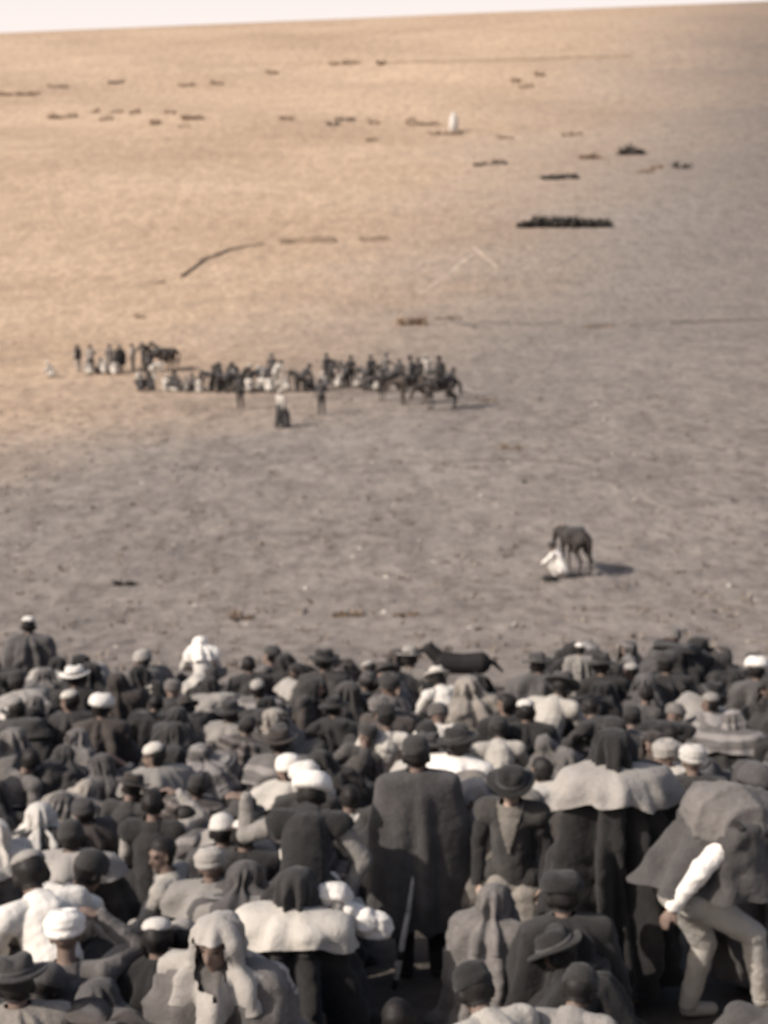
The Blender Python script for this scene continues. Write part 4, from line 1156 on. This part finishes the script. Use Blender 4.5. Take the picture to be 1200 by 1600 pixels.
for q in cand:
    if k >= 12: break
    colour = rb.choice(['grey', 'fawn', 'striped grey', 'pale grey', 'dark brown', 'slate'])
    m = min(marks, key=lambda m: (m['px'][0] - q['px'][0]) ** 2 + (m['px'][1] - q['px'][1]) ** 2)
    dx, dy = q['px'][0] - m['px'][0], q['px'][1] - m['px'][1]
    w = ('right of' if dx > 0 else 'left of') if abs(dx) > abs(dy) else ('behind' if dy < 0 else 'in front of')
    lab = f"{colour} bundle carried on a back {w} {m['special']}"
    if len(lab.split()) > 16: continue
    if lab in seen: continue
    seen.add(lab); k += 1
    o = q['o']; sc = o.scale[0]; yaw = o.rotation_euler.z
    p = Vector((q['hp'].x, q['hp'].y, q['hp'].z)) + Vector((math.sin(yaw), -math.cos(yaw), 0)) * .27 * sc + Vector((0, 0, -.34 * sc))
    root = bpy.data.objects.new('bundle', None); COL.objects.link(root)
    root.location = p; root.rotation_euler = (rb.uniform(-.2, .2), rb.uniform(-.3, .3), yaw)
    link('sack', BUND[k % 4], CLOTH[colour], root)
    if BSTRAP is None:
        mb = MB(); mb.capsule((-.13, .0, .06), (-.02, -.125, .02), .014, .014, 6); mb.capsule((-.02, -.125, .02), (.10, -.09, .0), .014, .014, 6); mb.capsule((.10, -.09, 0), (.15, .05, .10), .014, .014, 6); BSTRAP = mb.mesh('strap')
    link('strap', BSTRAP, CLOTH['cream' if k % 3 == 0 else 'charcoal'], root)
    tag(root, lab, 'bundle', 'bundles carried on backs in the crowd')

# the big load on the striding person's shoulders
q = next(q for q in PEOPLE if q['special'] == 'the striding white trousers')
o = q['o']; yaw = o.rotation_euler.z
lx, ly, lz = .12, .17, 1.44
root = bpy.data.objects.new('bundle', None); COL.objects.link(root)
root.location = (q['x'] + lx * math.cos(yaw) - ly * math.sin(yaw), q['y'] + lx * math.sin(yaw) + ly * math.cos(yaw), o.location.z + lz)
root.rotation_euler = (.1, .25, .15); root.scale = (1.75, 1.7, 1.75)
link('sack', BUND[1], CLOTH['grey'], root)
link('strap', BSTRAP, CLOTH['charcoal'], root)
tag(root, 'big rounded grey bundle on the shoulders of the striding pale trousered person', 'bundle')

# pale walking stick held beside the grey cape
cx, cy = next((q['x'], q['y']) for q in PEOPLE if q['special'] == 'the grey cape')
sx, sy = cx - .14, cy - .22
z0 = gz(sx, sy)
stick = bpy.data.objects.new('walking_stick', None); COL.objects.link(stick)
stick.location = (sx, sy, z0)
mb = MB(); mb.capsule((-.05, -.02, .0), (.05, .05, .52), .020, .022, 8); mb.capsule((.05, .05, .5), (.10, .09, .86), .022, .020, 8)
link('shaft', mb.mesh('shaft'), WOOD, stick)
mb = MB(); mb.capsule((-.052, -.022, .02), (-.046, -.018, .055), .025, .025, 8); link('ferrule', mb.mesh('ferrule'), LEATHER, stick)
mb = MB(); mb.capsule((-.008, .008, .22), (-.002, .012, .25), .026, .026, 8)
link('binding', mb.mesh('binding'), LEATHER, stick)
tag(stick, 'pale walking stick below the hem of the long grey cape', 'walking stick')

# crumpled white cloth carried at the side of the white shawled person
q = next(q for q in PEOPLE if q['special'] == 'the cream shawl on black')
bx, by = q['x'] + .34, q['y'] + .10
mb = MB()
r = np.random.default_rng(5)
for k in range(9):
    t = k / 8
    mb.ellipsoid((-.13 + .30 * t + r.normal(0, .02), r.normal(0, .03), .12 - .27 * t + r.normal(0, .03)), tuple(.055 + .045 * r.random(3)), None, 10, 7)
cb = bpy.data.objects.new('cloth_bundle', None); COL.objects.link(cb)
cb.location = (bx, by, gz(bx, by) + .92)
me = mb.mesh('raw'); ob = bpy.data.objects.new('raw', me); COL.objects.link(ob)
rm = ob.modifiers.new('r', 'REMESH'); rm.mode = 'VOXEL'; rm.voxel_size = .012
me2 = bpy.data.meshes.new_from_object(ob.evaluated_get(bpy.context.evaluated_depsgraph_get())); bpy.data.objects.remove(ob)
v = np.empty(len(me2.vertices) * 3); me2.vertices.foreach_get('co', v); v = v.reshape(-1, 3)
n = np.empty(len(me2.vertices) * 3); me2.vertices.foreach_get('normal', n); n = n.reshape(-1, 3)
me2.vertices.foreach_set('co', (v + n * (.012 * fold(v, 1.8))[:, None]).ravel()); me2.polygons.foreach_set('use_smooth', [True] * len(me2.polygons)); me2.update()
link('cloth', me2, CLOTH['white'], cb)
mb = MB(); mb.capsule((-.07, -.05, .03), (.03, .07, -.04), .075, .075, 10, .5); link('knot', mb.mesh('knot'), CLOTH['pale grey'], cb)
tag(cb, 'crumpled white cloth bundle beside the cream shawl on black blanket', 'bundle')

# ------------------------------------------------------------------ animals
def remeshed(mb, vox, name, it=2):
    me = mb.mesh('raw')
    ob = bpy.data.objects.new('raw', me); COL.objects.link(ob)
    rm = ob.modifiers.new('r', 'REMESH'); rm.mode = 'VOXEL'; rm.voxel_size = vox
    sm = ob.modifiers.new('s', 'SMOOTH'); sm.factor = .5; sm.iterations = it
    out = bpy.data.meshes.new_from_object(ob.evaluated_get(bpy.context.evaluated_depsgraph_get()))
    bpy.data.objects.remove(ob); bpy.data.meshes.remove(me)
    out.name = name
    out.polygons.foreach_set('use_smooth', [True] * len(out.polygons))
    return out
_horse = {}
def horse_meshes(low):   # low: False raised head, True lowered head, 2 head level with the withers
    if low in _horse: return _horse[low]
    mb = MB()
    mb.capsule((0, .42, 1.08), (0, .05, 1.03), .25, .27, 14); mb.capsule((0, .05, 1.03), (0, -.42, 1.10), .27, .25, 14)
    mb.capsule((0, .3, 1.2), (0, -.4, 1.24), .15, .14, 12)
    poll = np.array((0, 1.02, 1.60)) if not low else np.array((0, .98, 1.10)) if low == 2 else np.array((0, 1.12, .95))
    mb.capsule((0, .45, 1.15), (poll + np.array((0, .45, 1.15))) / 2, .20, .135, 12); mb.capsule((poll + np.array((0, .45, 1.15))) / 2, poll, .135, .095, 12)
    mz = poll + (np.array((0, .30, -.34)) if not low else np.array((0, .16, -.42)))
    mb.capsule(poll, mz * .45 + poll * .55, .105, .085, 12); mb.capsule(mz * .45 + poll * .55, mz, .085, .058, 12)
    for s in (-1, 1): mb.capsule(poll + np.array((.055 * s, -.02, .08)), poll + np.array((.075 * s, 0, .20)), .03, .010, 6)
    for s in (-1, 1):
        f = .06 * s
        mb.capsule((.14 * s, .42, .95), (.14 * s, .44 + f, .52), .105, .055, 10); mb.capsule((.14 * s, .44 + f, .52), (.14 * s, .43 + f, .14), .052, .036, 8); mb.capsule((.14 * s, .43 + f, .14), (.14 * s, .47 + f, .045), .040, .052, 8)
        mb.capsule((.13 * s, -.45, 1.02), (.15 * s, -.30 - f, .74), .17, .10, 10); mb.capsule((.15 * s, -.30 - f, .74), (.14 * s, -.60 - f, .50), .095, .055, 10); mb.capsule((.14 * s, -.60 - f, .50), (.14 * s, -.54 - f, .14), .05, .036, 8); mb.capsule((.14 * s, -.54 - f, .14), (.14 * s, -.50 - f, .045), .040, .052, 8)
    bodym = remeshed(mb, .026, 'body')
    tm = MB()
    tm.capsule((0, -.66, 1.20), (0, -.80, 1.0), .05, .07, 8); tm.capsule((0, -.80, 1.0), (0, -.80, .48), .075, .03, 8)
    mm = MB()
    for k in range(7):
        t = k / 6; p = np.array((0, .42, 1.34)) * (1 - t) + (poll + np.array((0, -.06, .10))) * t
        mm.capsule(p, p + np.array((.05, -.06, -.16)), .035, .02, 6)
    sd = MB()
    sd.lathe([(.1, .0), (.30, -.02), (.33, -.10), (.335, -.26)], 16, .02, 1, .95, .95)
    sadm = sd.mesh('saddle_cloth'); sadm.transform(Matrix.Translation((0, 0, 1.385)))
    em = MB()
    for s in (-1, 1): em.ellipsoid(poll + np.array((.088 * s, .09, -.06)), (.015, .02, .02), None, 6, 4)
    _horse[low] = dict(body=bodym, tail=tm.mesh('tail'), mane=mm.mesh('mane'), saddle_cloth=sadm, eyes=em.mesh('eyes'))
    return _horse[low]
def horse(x, y, yaw, label, coat='dark', low=False, saddle=None, scale=1.0, group=None):
    root = bpy.data.objects.new('horse', None); COL.objects.link(root)
    root.location = (x, y, gz(x, y) - .01); root.rotation_euler.z = yaw; root.scale = (scale,) * 3
    m = horse_meshes(low)
    link('body', m['body'], COAT[coat], root); link('tail', m['tail'], HAIR, root); link('mane', m['mane'], HAIR, root)
    if saddle: link('saddle_cloth', m['saddle_cloth'], CLOTH[saddle], root)
    tag(root, label, 'horse', group)
    return root

# horse with a white clad person crouched at its forelegs, alone on the near field
x, y = ground_at(898, 896)
horse(x, y, .45, 'dark horse standing alone on the near field at right', 'dark', 2, 'charcoal', .95)
x2, y2 = ground_at(872, 902)
person('squat', x2, y2, .9, [('trousers', 'white'), ('shirt', 'white')], ('turban', 'charcoal'), SKIN, .98, 0, label='person all in white crouching at the forelegs of the lone horse')
x3, y3 = ground_at(857, 908)
# dark bundle on the ground before them
mb = MB(); mb.ellipsoid((0, 0, .09), (.20, .15, .10)); mb.ellipsoid((.16, .04, .07), (.13, .12, .08)); mb.capsule((-.1, -.12, .15), (-.1, .13, .15), .012, .012, 6)
bun = bpy.data.objects.new('bundle', None); COL.objects.link(bun)
bun.location = (x3, y3, gz(x3, y3) - .01)
link('sack', mb.mesh('sack'), CLOTH['charcoal'], bun)
mb = MB(); mb.capsule((-.06, -.15, .12), (-.06, .0, .20), .010, .010, 6); mb.capsule((-.06, .0, .20), (-.06, .15, .12), .010, .010, 6)
link('strap', mb.mesh('strap'), LEATHER, bun)
tag(bun, 'dark bundle on the ground in front of the crouching white clad person', 'bundle')

# dog behind the back row
def dog(px, py):
    x, y = ground_at(px, py)
    mb = MB()
    mb.capsule((0, .24, .50), (0, -.05, .48), .20, .185, 12); mb.capsule((0, -.05, .48), (0, -.34, .50), .185, .20, 12)
    mb.capsule((0, .30, .55), (0, .44, .68), .15, .12, 10); mb.ellipsoid((0, .49, .73), (.105, .12, .105))
    mb.capsule((0, .54, .73), (0, .69, .69),   .065, .042, 8)
    for s in (-1, 1):
        mb.capsule((.05 * s, .46, .80), (.06 * s, .45, .90), .030, .010, 6)
        mb.capsule((.09 * s, .24, .42), (.09 * s, .24, .24), .06, .038, 8); mb.capsule((.09 * s, .24, .24), (.09 * s, .25, .05), .034, .028, 8); mb.capsule((.09 * s, .25, .03), (.09 * s, .31, .03), .032, .028, 8)
        mb.capsule((.09 * s, -.33, .44), (.10 * s, -.25, .28), .095, .055, 8); mb.capsule((.10 * s, -.25, .28), (.09 * s, -.41, .18), .05, .032, 8); mb.capsule((.09 * s, -.41, .18), (.09 * s, -.37, .04), .030, .026, 8); mb.capsule((.09 * s, -.37, .03), (.09 * s, -.30, .03), .030, .026, 8)
    root = bpy.data.objects.new('dog', None); COL.objects.link(root)
    root.location = (x, y, gz(x, y) - .005); root.rotation_euler.z = 1.45; root.scale = (.84,) * 3
    link('body', remeshed(mb, .016, 'body'), COAT['black'], root)
    t = MB(); t.capsule((0, -.44, .55), (0, -.58, .50), .045, .05, 8); t.capsule((0, -.58, .50), (0, -.72, .36), .05, .02, 8)
    link('tail', t.mesh('tail'), COAT['black'], root)
    e = MB(); e.ellipsoid((.05, .575, .765), (.012, .012, .012), None, 6, 4); link('eye', e.mesh('eye'), EYE, root)
    e = MB(); e.ellipsoid((-.05, .575, .765), (.012, .012, .012), None, 6, 4); link('eye', e.mesh('eye'), EYE, root)
    tag(root, 'large black dog standing side on behind the back row', 'dog')
dog(718, 1080)

# ------------------------------------------------------------------ the far group on the field
FARG = 'people gathered in the ring on the field'
def far(px, py, pose, yaw, outfit, hat, label, scale=1.0):
    x, y = ground_at(px, py)
    return person(pose, x, y, yaw, outfit, hat, SKIN, scale * 1.05, 1, None, None, label=label, group=FARG)
W, D, K, G, S = 'cream', 'slate', 'charcoal', 'grey', 'slate'
dk = lambda c=D: [('trousers', K), ('shirt', c), ('boots', K)]
wh = lambda: [('trousers', 'cream'), ('shirt', W), ('boots', K)]
FAR = [
 (80, 590, 'squat', 1.2, wh(), ('turban', W), 'white clad person crouching alone at the far left of the ring'),
 (123, 582, 'stand_plain', .8, [('trousers', W), ('shirt', 'cream'), ('vest', D)], ('felt hat', K), 'leftmost standing person of the ring, white trousers and dark hat'),
 (143, 583, 'stand_folded', .4, [('trousers', D), ('shirt', 'cream')], ('felt hat', K), 'standing person in dark trousers second from the left of the ring'),
 (140, 586, 'squat', 1.0, wh(), ('turban', 'cream'), 'white clad person crouching before the two leftmost standing people'),
 (155, 584, 'squat', -.8, dk('fawn'), ('felt hat', D), 'fawn shirted crouching person right of the leftmost white croucher'),
 (173, 582, 'stand_plain', -.3, [('trousers', 'fawn'), ('shirt', 'grey'), ('boots', K)], ('felt hat', D), 'standing person in grey shirt left of the man in black poncho'),
 (180, 586, 'squat', .4, wh(), ('knit cap', D), 'white clad croucher in front of the grey shirted standing person'),
 (189, 583, 'stand_folded', .6, [('trousers', K), ('shirt', D), ('poncho', K)], ('felt hat', G), 'standing person in black poncho and grey hat in the left of ring'),
 (209, 581, 'stand_plain', 1.2, [('trousers', W), ('shirt', W)], ('felt hat', D), 'standing person all in white with dark hat, left of the left horse'),
 (225, 582, 'stand_holding', -1.2, dk(), ('felt hat', D), 'dark clad person standing at the head of the left horse'),
 (218, 600, 'sit_cross', -.4, [('trousers', G), ('shirt', 'cream')], ('turban', D), 'cream shirted person seated below the left horse'),
 (221, 612, 'squat', .3, dk(), ('knit cap', K), 'dark croucher nearest the camera below the left horse'),
 (236, 611, 'squat', .8, dk(S), ('felt hat', D), 'slate shirted croucher right of the dark croucher below left horse'),
 (242, 598, 'stand_bend', -1.0, [('trousers', W), ('shirt', W)], ('turban', W), 'white clad person bending just right below the left horse'),
 (258, 611, 'sit_knees', -.6, wh(), ('turban', W), 'white clad person seated on the left front of the ring'),
 (278, 612, 'sit_cross', .2, [('trousers', 'cream'), ('shirt', D)], ('felt hat', G), 'seated person in dark shirt and cream trousers on the left front'),
 (293, 613, 'sit_knees', .5, [('trousers', D), ('shirt', 'fawn')], ('turban', 'pale grey'), 'fawn shirted seated person on the left front of the ring'),
 (312, 613, 'sit_cross', -.3, wh(), ('felt hat', D), 'white clad seated person with dark hat left of the dark huddle'),
 (330, 613, 'stand_bend', 1.2, dk(), ('felt hat', K), 'dark clad bending person at the left end of the dark huddle'),
 (343, 614, 'stand_stoop', .8, dk(S), ('felt hat', D), 'slate shirted stooping person second in the dark huddle'),
 (356, 614, 'stand_bend', -.7, dk(), ('felt hat', 'cream'), 'bending person with cream hat third in the dark huddle'),
 (376, 639, 'stand_plain', .2, dk(), ('felt hat', D), 'dark clad person standing in front of the dark huddle'),
 (383, 612, 'stand_stoop', -.9, dk(K), ('turban', W), 'stooping dark person with white turban in the dark huddle'),
 (396, 611, 'stand_bend', -1.3, dk(), ('felt hat', 'cream'), 'bending person at the right end of the dark huddle, cream hat'),
 (408, 612, 'squat', -.6, wh(), ('turban', W), 'white clad croucher right of the dark huddle'),
 (421, 613, 'squat', .4, wh(), ('felt hat', G), 'white clad croucher with grey hat left of the foremost man'),
 (440, 668, 'stand_walk', -.7, [('trousers', K), ('boots', K), ('skirt', D), ('shirt', W)], ('turban', W), 'foremost man of the ring, white above and dark below'),
 (426, 600, 'stand_plain', .1, dk(G), ('felt hat', S), 'grey standing person beyond the foremost man'),
 (465, 613, 'stand_bend', .9, dk(K), ('felt hat', K), 'black clad bending person right of the foremost man'),
 (476, 613, 'stand_stoop', -.9, dk(), ('felt hat', K), 'dark stooping person beside the black clad bending person'),
 (503, 648, 'stand_folded', .1, dk(), ('felt hat', D), 'dark clad person standing alone in front of the right cluster'),
 (506, 610, 'squat', .3, wh(), ('turban', W), 'white clad croucher just behind the lone dark standing person'),
 (519, 606, 'stand_stoop', -.4, dk(K), ('felt hat', K), 'black clad stooping person at the left of the right cluster'),
 (530, 606, 'squat', -.2, wh(), ('turban', 'cream'), 'white clad croucher between the two black clad people'),
 (549, 605, 'stand_plain', -.2, dk(K), ('felt hat', K), 'black clad person standing upright in the right cluster'),
 (570, 608, 'stand_bend', .6, dk(S), ('felt hat', D), 'slate clad bending person in the right cluster'),
 (581, 604, 'stand_plain', .5, dk(), ('felt hat', D), 'dark clad upright person left of the riders'),
 (590, 611, 'squat', -.5, wh(), ('turban', W), 'white clad croucher at the heads of the horses'),
 (604, 600, 'stand_holding', -.9, dk(G), ('felt hat', D), 'grey shirted person standing beyond the heads of the horses'),
 (667, 604, 'stand_plain', .2, [('trousers', 'cream'), ('shirt', W)], ('felt hat', W), 'white clad person standing beyond between the two riders'),
 (164, 585, 'squat', .2, wh(), ('turban', 'cream'), 'second white clad croucher in the left cluster of the ring'),
 (233, 590, 'stand_stoop', .6, dk(S), ('knit cap', K), 'slate clad stooping person at the forelegs of the left horse'),
 (270, 608, 'squat', -.5, dk(), ('felt hat', K), 'dark croucher between two pale seated people on the left front'),
 (303, 611, 'squat', .6, dk(G), ('knit cap', K), 'grey shirted croucher left of the dark huddle'),
 (337, 610, 'stand_stoop', -.5, dk(K), ('felt hat', D), 'black clad stooping person behind the left of the dark huddle'),
 (349, 612, 'squat', .4, dk(), ('turban', 'cream'), 'dark croucher with cream turban within the dark huddle'),
 (366, 610, 'stand_stoop', .3, [('trousers', K), ('shirt', D), ('poncho', K)], ('felt hat', K), 'black poncho stooping in the middle of the dark huddle'),
 (388, 614, 'squat', -.4, wh(), ('felt hat', D), 'white clad croucher at the right front of the dark huddle'),
 (414, 604, 'stand_bend', .8, dk(G), ('turban', W), 'grey bending person with white turban right of the dark huddle'),
 (432, 606, 'stand_stoop', -.8, wh(), ('felt hat', D), 'white clad stooping person just beyond the foremost man'),
 (447, 612, 'squat', .9, wh(), ('turban', W), 'white clad croucher right beside the foremost man'),
 (486, 611, 'squat', .5, dk(S), ('felt hat', D), 'slate croucher right of the two dark bending people'),
 (512, 600, 'stand_plain', .6, dk(), ('felt hat', K), 'dark standing person at the left back of the right cluster'),
 (540, 607, 'stand_stoop', .7, dk(), ('felt hat', D), 'dark stooping person left of the upright black clad one'),
 (560, 606, 'squat', -.7, wh(), ('turban', 'cream'), 'white clad croucher right of the upright black clad person'),
 (576, 611, 'squat', .2, dk(G), ('felt hat', D), 'grey croucher at the feet of the upright dark person'),
 (598, 615, 'stand_stoop', .4, dk(K), ('felt hat', K), 'black clad stooping person at the head of the leftmost trio horse'),
 (625, 612, 'stand_plain', -.5, [('trousers', K), ('shirt', K), ('poncho', S)], ('felt hat', D), 'slate poncho standing beyond the leftmost trio horse'),
 (655, 610, 'stand_plain', .4, dk(), ('felt hat', K), 'dark person standing between the two ridden horses'),
 (700, 622, 'stand_stoop', -.9, dk(S), ('felt hat', K), 'slate clad stooping person beyond the rump of the rightmost horse'),
]
for (px, py, pose, yaw, outfit, hat, lab) in FAR: far(px, py, pose, yaw, outfit, hat, lab)

HG = 'horses standing in the ring on the field'
x, y = ground_at(250, 581); horse(x, y, 1.45, 'dark horse at the left end of the ring, riderless', 'dark', False, D, 1.12, HG)
x, y = ground_at(262, 578); horse(x, y, 1.25, 'second dark horse partly hidden behind the left end horse', 'brown', False, None, 1.1, HG)
x, y = ground_at(612, 626); horse(x, y, 1.75, 'leftmost dark horse of the right trio, head lowered', 'dark', True, D, 1.15, HG)
x, y = ground_at(645, 632)
h1 = horse(x, y, 1.5, 'middle dark horse of the right trio, carrying the shorter rider', 'brown', True, K, 1.15, HG)
person('ride', x, y, 1.5, dk(), ('felt hat', D), SKIN, 1.15, 1, None, gz(x, y) + 1.63, label='rider in dark shirt on the middle horse of the right trio', group='riders in the ring on the field')
x, y = ground_at(690, 640)
h2 = horse(x, y, 1.65, 'rightmost dark horse of the right trio, carrying the taller rider', 'dark', True, K, 1.22, HG)
person('ride', x, y, 1.65, [('trousers', K), ('boots', K), ('shirt', K), ('poncho', K)], ('felt hat', K), SKIN, 1.2, 1, None, gz(x, y) + 1.73, label='rider in black poncho on the rightmost horse', group='riders in the ring on the field')
print('people', len(PEOPLE), 'objects', len(bpy.data.objects))
